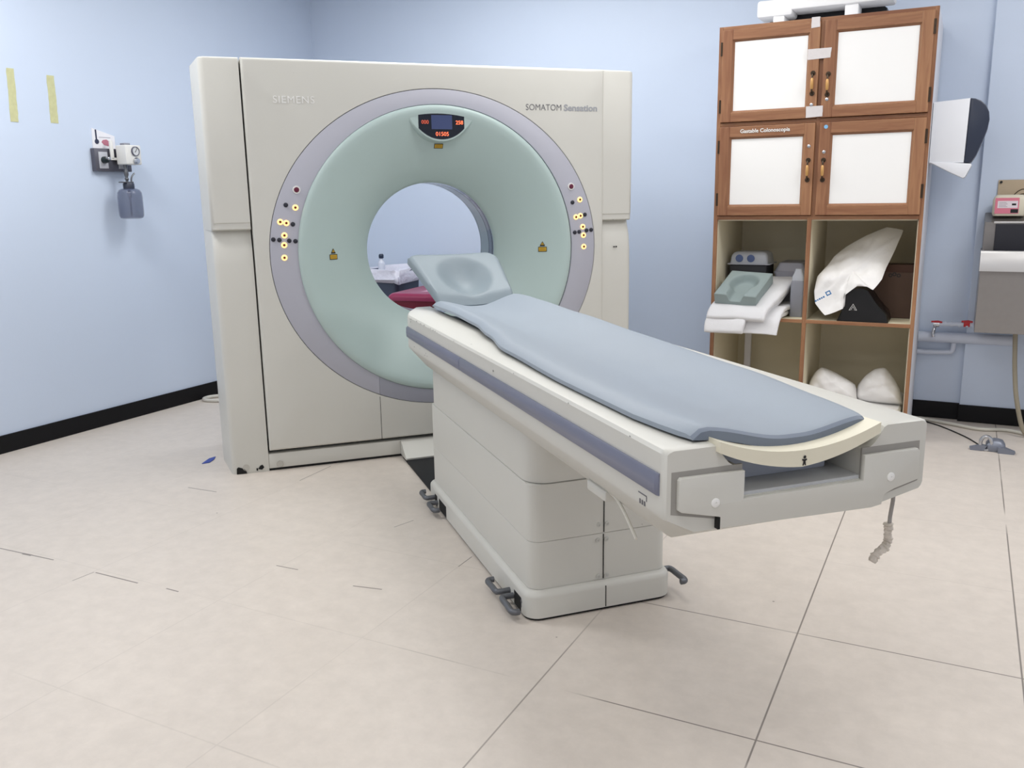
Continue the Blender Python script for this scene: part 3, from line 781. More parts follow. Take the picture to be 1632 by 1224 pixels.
def door(x0, x1, z0, z1, px0, px1, pz0, pz1, side, hz, lockz, hinges, lockdx=0):
    d = D.objects.new('door', None); C.objects.link(d); d.parent = cab; d.location = Vector(((x0+x1)/2, YD, z0))+Vector(CO); d.empty_display_size = .05
    off = (-(x0+x1)/2, -YD, -z0)
    def ob(n, b, m, **k): return obj(n, b, m, d, off=off, **k)
    bm = BM(); y0, y1 = YD-.012, YD+.010
    add_box(bm, x0, px0, y0, y1, z0, z1, bev=.003, m=0); add_box(bm, px1, x1, y0, y1, z0, z1, bev=.003, m=0)
    add_box(bm, px0-.001, px1+.001, y0+.0006, y1, z0, pz0, bev=.003, m=1); add_box(bm, px0-.001, px1+.001, y0+.0006, y1, pz1, z1, bev=.003, m=1)
    # moulding towards the panel
    def mould(a, b, m_):
        vs = [bm.verts.new(p) for p in a+b]; f = bm.faces.new(vs); f.material_index = m_
    i = .010; yi = YD+.002
    mould([(px0, y0+.002, pz0), (px1, y0+.002, pz0)], [(px1-i, yi, pz0+i), (px0+i, yi, pz0+i)], 1)
    mould([(px0, y0+.002, pz1), (px1, y0+.002, pz1)], [(px1-i, yi, pz1-i), (px0+i, yi, pz1-i)], 1)
    mould([(px0, y0+.002, pz0), (px0, y0+.002, pz1)], [(px0+i, yi, pz1-i), (px0+i, yi, pz0+i)], 0)
    mould([(px1, y0+.002, pz0), (px1, y0+.002, pz1)], [(px1-i, yi, pz1-i), (px1-i, yi, pz0+i)], 0)
    ob('door_frame', bm, [WOODV, WOODH], smooth=False)
    ob('door_panel', box(px0+.004, px1-.004, YD+.0015, YD+.006, pz0+.004, pz1-.004), PANEL, smooth=False)
    hx_ = (px1+x1)/2 if side > 0 else (px0+x0)/2
    hx_ += lockdx
    h = ob('handle', tube(smooth_path([(hx_, y0, hz+.048), (hx_, y0-.014, hz+.046), (hx_, y0-.020, hz+.03), (hx_, y0-.021, hz), (hx_, y0-.021, hz-.03), (hx_, y0-.018, hz-.046), (hx_, y0, hz-.05)], 4), .0042, n=8), BRASS)
    ob('handle_grip', lathe([(.004, hz-.032), (.0075, hz-.026), (.0085, hz-.004), (.007, hz+.018), (.004, hz+.024)], (hx_, y0-.021, 0), n=14), CERAM).parent = h
    for zz in (hz+.050, hz-.052): ob('handle_plate', lathe([(.013, y0+.001), (.012, y0-.003), (.0001, y0-.004)], (hx_, 0, zz), axis=1, n=14), BRASS).parent = h
    ob('lock', lathe([(.0085, y0+.001), (.0085, y0-.002), (.006, y0-.0035), (.0001, y0-.0035)], (hx_, 0, lockz), axis=1, n=16), CHROME)
    for zz in hinges:
        xh = x0 if side > 0 else x1
        ob('hinge', lathe([(.006, zz-.035), (.006, zz+.035)], (xh-side*.002, y0+.002, 0), n=10), BRASS)
    return d, ob
door(-1.265, -.757, 1.716, 2.196, -1.208, -.809, 1.766, 2.143, 1, 1.892, 1.783, (2.10, 1.80))
door(-.735, -.222, 1.716, 2.198, -.678, -.278, 1.768, 2.143, -1, 1.882, 1.806, (2.12, 1.80))
dL, obL = door(-1.265, -.757, 1.211, 1.692, -1.209, -.811, 1.262, 1.634, 1, 1.450, 1.572, (1.585, 1.30))
text_mesh('door_lettering', 'Gastable Colonoscopia', TXTW, dL, (-1.151-(-1.265-.757)/2, -.0135, 1.656-1.211), .028, bold=.0005, extrude=.0006, width=.264)
dR, obR = door(-.735, -.222, 1.211, 1.692, -.678, -.279, 1.262, 1.634, -1, 1.448, 1.540, (1.60, 1.33))
obR('dot_sticker', lathe([(.010, YD-.0118), (.010, YD-.0128), (.0001, YD-.0128)], (-.703, 0, 1.668), axis=1, n=18), mat('pale_blue_sticker', (.50, .72, .88), .5))

PTAPE = mat('frosted_tape', (.87, .85, .85), .45, var=.06, scale=60, alpha=.88)
def patch(pts, y, th=.0012, amp=.0008):
    """a strip of tape lying over wood: slightly wrinkled thin slab facing -y"""
    bm = BM(); n = 8
    (a, b, c, d) = [Vector(p) for p in pts]      # x,z corners: TL TR BR BL
    rows = []
    for i in range(n+1):
        s = i/n; l = a+(d-a)*s; r = b+(c-b)*s
        rows.append([l+(r-l)*(k/n) for k in range(n+1)])
    def P(p, yy, i, k):
        ed = 1 if 0 < i < n and 0 < k < n else 0
        return (p.x+(noise.noise(Vector((p.x*70, p.y*70, 1)))*.0016 if not ed else 0), yy-abs(noise.noise(Vector((p.x*60, p.y*60, 3))))*amp*(1 if yy < y else 0), p.y)
    F = [[bm.verts.new(P(p, y-th, i, k)) for k, p in enumerate(r)] for i, r in enumerate(rows)]
    B = [[bm.verts.new(P(p, y, i, k)) for k, p in enumerate(r)] for i, r in enumerate(rows)]
    for i in range(n):
        for k in range(n):
            bm.faces.new((F[i][k], F[i][k+1], F[i+1][k+1], F[i+1][k])); bm.faces.new((B[i][k], B[i+1][k], B[i+1][k+1], B[i][k+1]))
    for i in range(n):
        for X in (0, n): bm.faces.new((F[i][X], F[i+1][X], B[i+1][X], B[i][X]))
        bm.faces.new((F[0][i], F[0][i+1], B[0][i+1], B[0][i])); bm.faces.new((F[n][i], F[n][i+1], B[n][i+1], B[n][i]))
    return bm
YT = YD-.0125
bm = patch([(-.803, 2.213), (-.762, 2.214), (-.760, 2.168), (-.804, 2.165)], YT)
add_box(bm, -.803, -.762, YT-.001, CY+.05, CZT+.0005, CZT+.0018)
add_box(bm, -.803, -.762, YT-.0012, YT, 2.210, CZT+.0018)
tag(obj('tape_strip', bm, PTAPE, smooth=False), 'frosted tape folded over the top edge of the wooden cabinet', 'tape', 'frosted tape strips on the cabinet doors')
tag(obj('tape_strip', patch([(-.815, 2.062), (-.697, 2.062), (-.701, 2.013), (-.815, 2.009)], YT), PTAPE, smooth=False), 'frosted tape stuck across the two upper cabinet doors above their handles', 'tape', 'frosted tape strips on the cabinet doors')
tag(obj('tape_strip', patch([(-.809, 1.776), (-.725, 1.776), (-.724, 1.722), (-.808, 1.718)], YT), PTAPE, smooth=False), 'frosted tape at the bottom corner of the upper left cabinet door', 'tape', 'frosted tape strips on the cabinet doors')

# on top of the cabinet
pk = tag(obj('foam_packing', BM_ := (lambda b: (add_box(b, -1.124, -.935, 5.19, 5.36, 2.272, 2.36, bev=.014), add_box(b, -.945, -.43, 5.185, 5.37, 2.296, 2.39, bev=.014), add_box(b, -1.037, -.977, 5.20, 5.35, CZT, 2.28, bev=.006), add_box(b, -.668, -.60, 5.20, 5.35, CZT, 2.30, bev=.006), b)[-1])(BM()), STYRO),
         'white foam packing piece with two feet on top of the wooden cabinet', 'packing foam')
tag(obj('flat_box', prism([(-1.09, CZT), (-.475, CZT), (-.475, CZT+.075), (-.51, CZT+.10), (-1.08, CZT+.10), (-1.09, CZT+.09)], 1, 5.375, 5.58, bev=.004), BLACK, smooth=False), 'flat black box lying behind the white foam on top of the cabinet', 'box')

# ------------------------------------------------------------------ upper left cubbyhole: towels, foam rest, tray, bottle
SH = .6405
def fold(path, x0, x1, th, skew, seed, parent, off, dn, cut):
    pts = smooth_path([(0, y, z) for y, z in path], 8); pts = pts[:len(pts)-cut]; lo = []; n = len(pts)
    for i, p in enumerate(pts):
        a, b = pts[max(i-1, 0)], pts[min(i+1, n-1)]; t = (b-a).normalized(); nn = Vector((0, -t.z, t.y)); nn = nn if nn.z > 0 or (abs(nn.z) < .3 and nn.y < 0) else -nn
        e = min(i, n-1-i); k = math.sqrt(min(1, (e+.25)/3))
        sec = []
        for q in range(40):
            ang = 2*PI*q/40; cx, cz = math.cos(ang), math.sin(ang)
            sx = math.copysign(abs(cx)**.22, cx); sz = math.copysign(abs(cz)**.55, cz)
            x = (x0+x1)/2+skew*(p.y-5.1)+sx*(x1-x0)/2*(1-.02*(1-k))
            P = Vector((x, p.y, p.z))+nn*(sz*th/2*k+dn)
            P += Vector((noise.noise(P*14+Vector((seed, 0, 0))), noise.noise(P*14+Vector((0, seed, 0))), noise.noise(P*13+Vector((0, 0, seed)))))*.0075
            sec.append(P)
        lo.append(sec)
    return obj('towel_fold', loft(lo), TOWEL, parent, off=off, angle=70)
def towel(name, path, x0, x1, th, skew, seed, label):
    y, z = path[0]; org = ((x0+x1)/2+skew*(y-5.1), y, z-th/2)
    t = thing(name, label, 'towel', org, 0, 'folded white towels in the cubbyhole'); off = tuple(-c for c in org)
    fold(path, x0, x1, th*.52, skew, seed, t, off, th*.25, 0)
    fold(path, x0+.004, x1-.012, th*.52, skew, seed+.3, t, off, -th*.25, 2)
    return t
towel('folded_towel', [(5.40, SH+.034), (5.15, SH+.034), (5.05, SH+.028), (4.985, SH-.010), (4.960, SH-.060), (4.956, SH-.080)], -1.19, -.865, .060, .16, 1, 'white folded towel at the bottom of the stack, drooping over the shelf edge')
towel('folded_towel', [(5.40, SH+.095), (5.15, SH+.094), (5.04, SH+.082), (4.960, SH+.03), (4.918, SH-.03), (4.902, SH-.078)], -1.24, -1.02, .056, .24, 2, 'white folded towel in the middle of the stack, hanging lowest in front')
towel('folded_towel', [(5.42, SH+.168), (5.25, SH+.172), (5.13, SH+.118), (5.02, SH+.066), (4.955, SH+.026), (4.925, SH-.012)], -1.23, -.90, .074, .30, 3, 'white folded towel on top of the stack, under the grey foam rest')
# foam head support
fm = BM(); N = 26
e1 = Vector((.232, .0, -.012)); e2 = Vector((.05, .20, .115)); e3 = e1.cross(e2).normalized()
O0 = Vector((-1.248, 4.968, .724))
top, botm = [], []
N = 40
for i in range(N+1):
    rt_, rb = [], []
    for k in range(N+1):
        s_, t = k/N, i/N
        d = math.hypot((s_-.5)/.34, (t-.54)/.36); bowl = .048*(1-max(0, min(1, (d-.62)/.42))**2*(3-2*max(0, min(1, (d-.62)/.42))))
        if t < .54:
            d2 = abs(s_-.5)/(.20+.10*t); bowl = max(bowl, .044*(1-max(0, min(1, (d2-.6)/.5))**2*(3-2*max(0, min(1, (d2-.6)/.5)))))
        ed = min(s_, t, 1-s_, 1-t); r_ = .006*(1-min(1, ed/.04))**2
        p = O0+e1*s_+e2*t
        rt_.append(p+e3*(.070-bowl-r_)); rb.append(p+e3*0)
    top.append(rt_); botm.append(rb)
add_loft(fm, [a+b[::-1] for a, b in zip(top, botm)])
tag(obj('foam_head_support', fm, FOAMG, angle=45), 'grey-green foam head support with a round hollow, lying on the folded towels', 'head support')
# dark container and clear tray on it
dk = tag(obj('dark_container', box(-1.235, -1.02, 5.24, 5.46, SH, .922, bev=.008), mat('dark_grey_box', (.20, .20, .22), .6), smooth=False), 'dark grey container at the back of the cubbyhole, under the cloudy plastic tray', 'container')
tr = thing('plastic_tray', 'cloudy plastic tray with two blue discs, on the dark container', 'tray', (-1.125, 5.34, .922))
def trloop(z, i, x0=-.125, x1=.125, y0=-.11, y1=.11): return [(x, y, z) for x, y in rrect(x0+i, x1-i, y0+i, y1-i, .015)]
obj('tray_base', loft([trloop(.0005, .0), trloop(.006, 0)]), mat('tray_base_grey', (.70, .71, .75), .4), tr)
obj('tray_lid', loft([trloop(.006, .014), trloop(.05, .020), trloop(.066, .030), trloop(.074, .045)]), CLEARP, tr)
for dx in (-.055, .012):
    obj('disc', lathe([(.022, -.098), (.022, -.096), (.0001, -.096)], (dx, 0, .036), axis=1, n=20), mat('blue_disc', (.33, .40, .58), .5), tr)
tag(obj('storage_basket', loft([[(x, y, z) for x, y in rrect(-.985+i, -.81-i, 5.30+i, 5.58-i, .02)] for z, i in ((SH, .012), (.86, .0), (.875, -.006), (.882, -.006), (.884, .0), (.93, .02), (.932, .03))]), mat('basket_grey', (.62, .62, .66), .5, alpha=.95)), 'low grey plastic box with a lid behind the towels', 'box')
bt = thing('squeeze_bottle', 'grey square bottle with a clear shoulder beside the cubbyhole divider', 'bottle', (-.826, 5.17, SH))
obj('bottle_body', loft([[(x, y, z) for x, y in rrect(-.036+i, .036-i, -.036+i, .036-i, .012)] for z, i in ((.0, .003), (.006, 0), (.19, 0), (.205, .004))]), GREYPL, bt)
obj('bottle_shoulder', loft([[(x, y, z) for x, y in rrect(-.036+i, .036-i, -.036+i, .036-i, .012)] for z, i in ((.205, .004), (.225, .004), (.25, .014), (.262, .017), (.27, .0185))]), CLEARP, bt)
# ------------------------------------------------------------------ upper right cubbyhole
bx = thing('cardboard_box', 'brown cardboard box at the back right of the upper cubbyhole', 'box', (-.335, 5.40, SH))
obj('carton', box(-.105, .105, -.12, .14, 0, .285, bev=.003), CARD, bx, smooth=False)
obj('carton_flap', box(-.106, .106, -.124, -.1205, .255, .295), mat('carton_dark', (.30, .20, .16), .8), bx, smooth=False)
pm = BM()
for k, (a, b_) in enumerate(((-.02, .236), (.0, .242), (.022, .236))): add_lathe(pm, [(.010, -.1205), (.0105, -.1214), (.006, -.1214)], (a, 0, b_), axis=1, n=12, cap=False)
obj('printed_mark', pm, BLACK, bx, smooth=False)
dv = thing('black_case', 'black plastic case with a white triangle sign under the white pillow', 'case', (-.46, 5.06, SH))
obj('case_body', loft([[(x*k+(1-k)*.0, y, z) for x, z in ((-.135, .0), (.125, .0), (.115, .045), (.06, .105), (.015, .170), (-.02, .182), (-.075, .176), (-.105, .15), (-.115, .05))] for y, k in ((-.006, .96), (0, 1), (.2, 1), (.206, .96))]), mat('black_gloss', (.035, .04, .06), .3), dv, angle=30)
tg = BM()
def tri_ring(s, w_):
    A = [(-s, 0), (s, 0), (0, 1.7*s)]; cc_ = (0, .57*s)
    Bq = [(cc_[0]+(a-cc_[0])*(1-w_), cc_[1]+(b-cc_[1])*(1-w_)) for a, b in A]
    for i in range(3):
        j = (i+1) % 3
        tg.faces.new([tg.verts.new((x-.055, -.0085, z+.062)) for x, z in (A[i], A[j], Bq[j], Bq[i])])
tri_ring(.021, .14); tri_ring(.013, .2)
obj('triangle_sign', tg, TXTW, dv, smooth=False)
pil = [(-.314, 5.36, 1.12), (-.40, 5.37, 1.135), (-.50, 5.36, 1.09), (-.60, 5.33, 1.03), (-.655, 5.28, .975), (-.68, 5.22, .93), (-.715, 5.12, .875), (-.722, 5.06, .80), (-.712, 5.04, .735), (-.655, 5.03, .672), (-.565, 5.03, .712), (-.562, 5.03, .785), (-.50, 5.03, .835), (-.45, 5.03, .835), (-.42, 5.04, .818), (-.385, 5.10, .87), (-.37, 5.18, .93), (-.34, 5.27, 1.02)]
pb = thing('white_pillow', 'white crumpled pillow with blue print leaning over the black case in the cubbyhole', 'pillow', (-.55, 5.2, .9))
obj('pillow_cover', inflate(densify(pil, 5, .2), .032, (-.25, -1, .35), amp=.016, fs=10, seed=2), LINEN, pb, off=(.55, -5.2, -.9), angle=80)
lg = BM()
def pq(x, z, y): return (x, y, z)
LY = -.001
ex = Vector((.10, 0, .058)).normalized(); ez = Vector((-.058, 0, .10)).normalized()
def cell(a, b_, c, d): 
    lg.faces.new([lg.verts.new(Vector((-.705, 5.0065, .745))+ex*p+ez*q+Vector((0, -.14*0, 0))) for p, q in ((a, c), (b_, c), (b_, d), (a, d))])
x_ = 0
for wd in (.010, .007, .010, .008, .009): cell(x_, x_+wd, 0, .009); x_ += wd+.003
for a in ((.068, .095, 0, .006), (.068, .095, .018, .024), (.068, .074, .006, .018), (.089, .095, .006, .018)): cell(*a)
lgo = obj('blue_print', lg, BLUEINK, pb, off=(.55, -5.2, -.9), smooth=False)
# ------------------------------------------------------------------ lower right cubbyhole: two bags
def sack(label, outline, seed, x, y):
    t = tag(obj('fabric_bag', inflate(densify(outline, 5), .10, (0, -1, .25), amp=.014, fs=11, seed=seed), LINEN, angle=80), label, 'bag', 'white bags in the lower cubbyhole')
    return t
sack('white soft bag on the left in the lower cubbyhole', [(-.735, 5.22, .165), (-.745, 5.22, .24), (-.72, 5.25, .305), (-.685, 5.27, .335), (-.62, 5.27, .315), (-.55, 5.25, .285), (-.495, 5.23, .255), (-.48, 5.2, .20), (-.49, 5.2, .165)], 4, 0, 0)
sack('taller white soft bag on the right in the lower cubbyhole', [(-.475, 5.25, .16), (-.485, 5.25, .24), (-.45, 5.27, .30), (-.40, 5.28, .345), (-.345, 5.28, .355), (-.30, 5.27, .305), (-.262, 5.25, .245), (-.245, 5.22, .19), (-.25, 5.22, .16)], 9, 0, 0)
tag(obj('stacked_sheets', loft([[(x, y, z) for x, y in rrect(-.735+i, -.245-i, 5.08+i, 5.58-i, .03)] for z, i in ((.0905, .006), (.10, .0), (.15, 0), (.162, .01))]), LINEN), 'folded white sheets under the two white bags', 'sheets')
tag(obj('white_post', box(-1.19, -1.15, 5.52, 5.55, .0905, .622, bev=.004), SIDEW, smooth=False), 'white upright strip at the back of the lower left cubbyhole', 'post')

# ------------------------------------------------------------------ towel dispenser on the cabinet side
dp = thing('towel_dispenser', 'white paper towel dispenser with a dark rounded front, hung on the cabinet side', 'towel dispenser', (CX1, 5.15, 1.47))
Dp = (-CX1, -5.15, -1.47)
def dprof(x):  # list (x,z) of whole outline
    return x
dark_side = [(-.036, 1.783), (-.014, 1.780), (.012, 1.768), (.036, 1.745), (.052, 1.712), (.057, 1.675), (.052, 1.63), (.035, 1.57), (.012, 1.505), (-.008, 1.470), (-.040, 1.468)]
obj('smoked_cover', prism(dark_side, 1, 5.15, 5.44, bev=.006), mat('smoked_plastic', (.16, .19, .26), .3), dp, off=Dp, angle=30)
obj('back_body', prism([(CX1+.0015, 1.772), (-.037, 1.783), (-.042, 1.468), (CX1+.0015, 1.470)], 1, 5.146, 5.445, bev=.004), mat('dispenser_white', (.90, .91, .93), .4), dp, off=Dp)
obj('bottom_flap', prism([(CX1+.002, 1.476), (-.10, 1.470), (-.008, 1.462), (-.004, 1.455), (-.030, 1.396), (-.040, 1.391), (-.10, 1.42)], 1, 5.138, 5.45, bev=.004), mat('dispenser_white', (.9, .9, .9)), dp, off=Dp)

# ------------------------------------------------------------------ pipes on the back wall
PIPE = mat('painted_pipe', (.80, .83, .89), .45)
REDV = mat('valve_red', (.72, .12, .16), .4)
YW = YB-.001
pp = thing('water_pipe', 'white painted water pipe with red valve levers, between cabinet and steel sink', 'pipe', (0, 5.63, .53))
Pp = (0, -5.63, -.53)
bm = BM(); add_tube(bm, [(-.204, 5.645, .492), (.30, 5.645, .492)], .030, n=18)
obj('main_pipe', bm, PIPE, pp, off=Pp)
obj('branch_pipe', tube([(-.115, 5.60, .575), (-.06, 5.60, .577), (.072, 5.60, .582)], .013, n=14), PIPE, pp, off=Pp)
bm = BM()
for x in (-.07, -.04, .0, .04): add_lathe(bm, [(.016, x), (.016, x+.012)], (0, 5.60, .578), axis=0, n=14)
objs('pipe_fitting', bm, PIPE, pp, off=Pp, smooth=True)
for x, zz in ((-.112, .574), (.044, .583)):
    v_ = obj('valve_lever', prism([(x-.028, zz+.018), (x+.006, zz+.022), (x+.03, zz+.017), (x+.03, zz+.009), (x-.028, zz+.010)], 1, 5.585, 5.60, bev=.002), REDV, pp, off=Pp)
    obj('valve_body', add_lathe(lathe([(.014, zz-.012), (.016, zz), (.012, zz+.014)], (x, 5.60, 0), n=12), [(.018, x-.016), (.018, x+.016)], (0, 5.60, zz), axis=0, n=12), REDV if x > 0 else CHROME, v_, off=None).location = Pp
obj('tap_spout', tube(smooth_path([(-.118, 5.60, .565), (-.120, 5.575, .552), (-.125, 5.56, .525), (-.122, 5.56, .505)], 5), .010, n=10), CHROME, pp, off=Pp)
lp = tag(obj('drain_pipe', tube(smooth_path([(-.204, 5.655, .40), (-.12, 5.655, .40), (-.04, 5.655, .405), (-.022, 5.655, .41), (-.016, 5.655, .425), (-.014, 5.655, .462)], 6), .014, n=14), PIPE), 'thin white elbow pipe on the wall below the water pipe', 'pipe')

# ------------------------------------------------------------------ steel sink, soap, board
sk = thing('scrub_sink', 'stainless steel scrub sink fixed to the back wall beside the pipes', 'sink', (.5, 5.4, .6))
So = (-.5, -5.4, -.6)
SX0, SX1, SY0, SY1 = .078, 1.0, 5.20, YB-.036
bm = BM()   # hollow trough
add_box(bm, SX0, SX1, SY0+.004, SY0+.02, .593, .918, bev=.003); add_box(bm, SX0, SX0+.016, SY0+.01, SY1, .593, 1.01, bev=.003); add_box(bm, SX1-.016, SX1, SY0+.01, SY1, .593, 1.01, bev=.003)
add_box(bm, SX0+.01, SX1-.01, SY0+.01, SY1, .593, .62)
obj('trough', bm, INOX, sk, off=So, smooth=False)
obj('rim', prism([(SY0-.012, .917), (SY0-.012, 1.012), (SY0-.006, 1.021), (SY0+.03, 1.021), (SY0+.03, 1.012), (SY0+.0, 1.006), (SY0-.002, .917)], 0, SX0-.004, SX1, bev=.0015), mat('polished_steel', (.82, .815, .81), .3, metal=.6), sk, off=So)
obj('splash_back', prism([(5.50, .62), (5.50, 1.158), (SY1, 1.205), (SY1, .62)], 0, SX0+.006, SX1, bev=.004), INOX, sk, off=So, smooth=False)
obj('shelf_lip', box(SX0+.05, SX1, 5.492, 5.503, 1.150, 1.162, bev=.003), mat('polished_steel', (.8, .8, .8)), sk, off=So)
obj('dark_panel', box(.138, SX1-.05, 5.493, 5.501, .85, 1.148, bev=.002), mat('panel_dark_grey', (.17, .17, .20), .35), sk, off=So, smooth=False)  # plain dark slab on the front of the splash back
obj('drain_hose', tube(smooth_path([(.275, 5.35, .60), (.282, 5.35, .50), (.292, 5.35, .38), (.315, 5.36, .22), (.36, 5.38, .05), (.40, 5.40, .012)], 6), .012, n=10), mat('hose_beige', (.60, .57, .50), .6), sk, off=So)
sp = thing('soap_packet', 'cream packet with a pink label standing on the sink shelf', 'packet', (.19, 5.57, 1.190))
obj('packet', loft([[(x, y, z) for x, y in rrect(-.075+i, .085-i, -.04+i, .04-i, .02)] for z, i in ((.0, .006), (.012, 0), (.085, 0), (.105, .008), (.112, .02))]), mat('packet_cream', (.87, .84, .76), .5), sp)
lb = obj('packet_label', box(-.064, .05, -.0415, -.0395, .012, .096, bev=.0008), mat('label_pink', (.88, .50, .58), .5), sp, smooth=False)
obj('label_white', box(-.052, .044, -.0422, -.0414, .042, .080), mat('label_white', (.92, .88, .90), .5), lb, smooth=False)
bm = BM(); add_box(bm, .016, .036, -.0428, -.0421, .056, .066); add_box(bm, .012, .048, -.0424, -.0413, .016, .036)
objs('label_block', bm, BLACK, lb)
bm = BM()
for k in range(4): add_box(bm, -.045, -.005-.006*(k % 2), -.0427, -.0421, .048+k*.0075, .050+k*.0075)
obj('label_print', bm, mat('label_grey', (.6, .55, .58)), lb, smooth=False)
bd = thing('cardboard_sign', 'beige cardboard sheet with black line drawing pinned above the sink shelf', 'sign', (.3, YB-.037, 1.30))
obj('sheet', box(-.165, .30, -.006, 0, -.095, .082), mat('beige_card', (.74, .67, .57), .7, var=.05, scale=12), bd, smooth=False)
bm = BM()
for pts in ([(-.10, -.02), (-.05, .03), (.04, .02), (.06, -.01)], [(-.12, -.05), (-.06, .0), (-.02, .0), (.0, -.05)], [(-.02, .045), (.0, -.03)], [(-.05, .0), (-.07, -.05)], [(.02, .0), (.09, -.045), (.2, -.07)]):
    add_tube(bm, smooth_path([(x, -.0065, z) for x, z in pts], 4), .0028, n=6)
obj('line_drawing', bm, mat('ink_brown', (.32, .27, .20), .7), bd)
obj('pin', lathe([(.007, -.012), (.007, -.006)], (-.152, 0, .07), axis=1, n=12), BLACK, bd)

# ------------------------------------------------------------------ clamp and cables on the floor at the right
CLG = mat('clamp_grey', (.50, .52, .57), .4, metal=.4)
cl = thing('metal_clamp', 'grey metal clamp lying on the floor below the sink', 'clamp', (.215, 5.06, 0))
obj('clamp_block', loft([[(x, y, z) for x, y in rrect(-.035+i, .055-i, -.045+i, .045-i, .02)] for z, i in ((0, .004), (.01, 0), (.035, 0), (.055, .012), (.062, .025))]), CLG, cl)
obj('clamp_ring', tube(smooth_path([(-.035+.026*math.cos(a), -.035, .042+.036*math.sin(a)) for a in [2*PI*k/10 for k in range(11)]], 3), .009, n=8), CHROME, cl)
obj('clamp_jaw', loft([[(x, y, z) for x, z in ((-.105, .0), (-.045, .002), (-.03, .028), (-.055, .032), (-.11, .014))] for y in (-.045, -.015)]), CLG, cl, angle=30)
obj('clamp_jaw', loft([[(x, y, z) for x, z in ((.02, .0), (.095, .0), (.10, .012), (.05, .03), (.02, .03))] for y in (-.06, -.02)]), CLG, cl, angle=30)
tag(obj('white_hose', tube(smooth_path([(-.16, 5.585, .010), (.0, 5.52, .010), (.15, 5.45, .010), (.28, 5.485, .010), (.37, 5.44, .010), (.46, 5.36, .010), (.8, 5.3, .010)], 8), .010, n=10), mat('hose_white', (.78, .77, .73), .5)), 'off-white hose snaking along the floor beside the right wall base', 'hose')
tag(obj('black_wire', tube(smooth_path([(-.16, 5.565, .004), (-.05, 5.47, .004), (.08, 5.28, .004), (.145, 5.14, .004), (.165, 5.09, .006)], 8), .0035, n=8), BLACK), 'thin black wire on the floor leading to the metal clamp', 'wire')
tag(obj('floor_cable', tube(smooth_path([G(-1.02, -.78, .012), Vector((-4.20, 4.40, .012)), Vector((-4.42, 4.40, .012)), Vector((-4.55, 4.34, .012)), Vector((-4.572, 4.26, .012)), Vector((-4.52, 4.22, .012)), Vector((-4.42, 4.245, .012)), Vector((-4.25, 4.32, .012)), G(-.97, -.80, .012)], 8), .012, n=10), mat('cable_white', (.80, .79, .76), .5)), 'looped white cable on the floor behind the scanner, at the left wall', 'cable')
tag(obj('blue_scrap', prism([(-3.445, 3.150), (-3.425, 3.185), (-3.445, 3.235), (-3.475, 3.275), (-3.480, 3.235), (-3.462, 3.19)], 2, .0005, .004), mat('blue_paper', (.22, .30, .62), .6), smooth=False), 'small blue scrap lying on the floor beside the scanner foot', 'scrap')

# ------------------------------------------------------------------ left wall: tape, gas outlets, suction unit
YT_ = mat('yellowed_tape', (.78, .78, .60), .6, var=.14, scale=45, detail=6)
def wall_tape(y0, y1, z0, z1, lean, label):
    bm = BM(); n = 12; F = []; B = []
    for i in range(n+1):
        s = i/n; z = z0+(z1-z0)*s; j = lambda q: noise.noise(Vector((z*40, q, y0*9)))*.004
        a, b_ = y0+lean*s+j(1), y1+lean*s+j(2)
        F.append([bm.verts.new((XL+.0018+.0008*noise.noise(Vector((z*30, k, 2))), a+(b_-a)*k/4, z)) for k in range(5)])
        B.append([bm.verts.new((XL+.0004, a+(b_-a)*k/4, z)) for k in range(5)])
    for i in range(n):
        for k in range(4):
            bm.faces.new((F[i][k], F[i][k+1], F[i+1][k+1], F[i+1][k])); bm.faces.new((B[i][k], B[i+1][k], B[i+1][k+1], B[i][k+1]))
        for k in (0, 4): bm.faces.new((F[i][k], F[i+1][k], B[i+1][k], B[i][k]))
    for k in range(4):
        for i in (0, n): bm.faces.new((F[i][k], F[i][k+1], B[i][k+1], B[i][k]))
    return tag(obj('wall_tape', bm, YT_, smooth=False), label, 'tape', 'yellowed tape strips on the left wall')
wall_tape(3.140, 3.183, 1.772, 2.048, .012, 'yellowed tape strip on the left wall, further from the scanner')
wall_tape(3.377, 3.424, 1.780, 2.036, .006, 'yellowed tape strip on the left wall, nearer the scanner')
PLG = mat('outlet_dark_plate', (.36, .36, .40), .5, metal=.3)
PLW = mat('outlet_pale', (.72, .73, .76), .45)
op = thing('gas_outlet_plate', 'dark grey wall plate with two gas outlets on the left wall', 'gas outlet', (XL, 3.73, 1.58))
def ob_(n, b, m, par, o_): return obj(n, b, m, par, off=o_)
Oo = (-XL, -3.73, -1.58)
obj('back_plate', box(XL, XL+.035, 3.610, 3.862, 1.520, 1.652, bev=.003), PLG, op, off=Oo)
for y0 in (3.634, 3.768):
    f = obj('outlet_face', box(XL+.034, XL+.041, y0, y0+.060, 1.536, 1.632, bev=.002), PLW, op, off=Oo)
    k_ = obj('outlet_socket', lathe([(.020, .0), (.020, .012), (.017, .03), (.012, .032)], (XL+.041, y0+.03, 1.585), axis=0, n=20), mat('dark_green_plastic', (.07, .13, .13), .4), op, off=Oo)
obj('release_knob', lathe([(.010, 0), (.010, .02), (.006, .024)], (XL+.072, 3.664, 1.592), axis=0, n=14), CHROME, op, off=Oo)
cd = thing('instruction_card', 'white card with thermometer drawing and pink print above the gas outlets', 'card', (XL, 3.70, 1.70))
Co_ = (-XL, -3.70, -1.70)
obj('card_sheet', prism([(3.628, 1.652), (3.785, 1.652), (3.785, 1.728), (3.633, 1.768)], 0, XL+.001, XL+.005), mat('card_white', (.93, .93, .95), .5), cd, off=Co_, smooth=False)
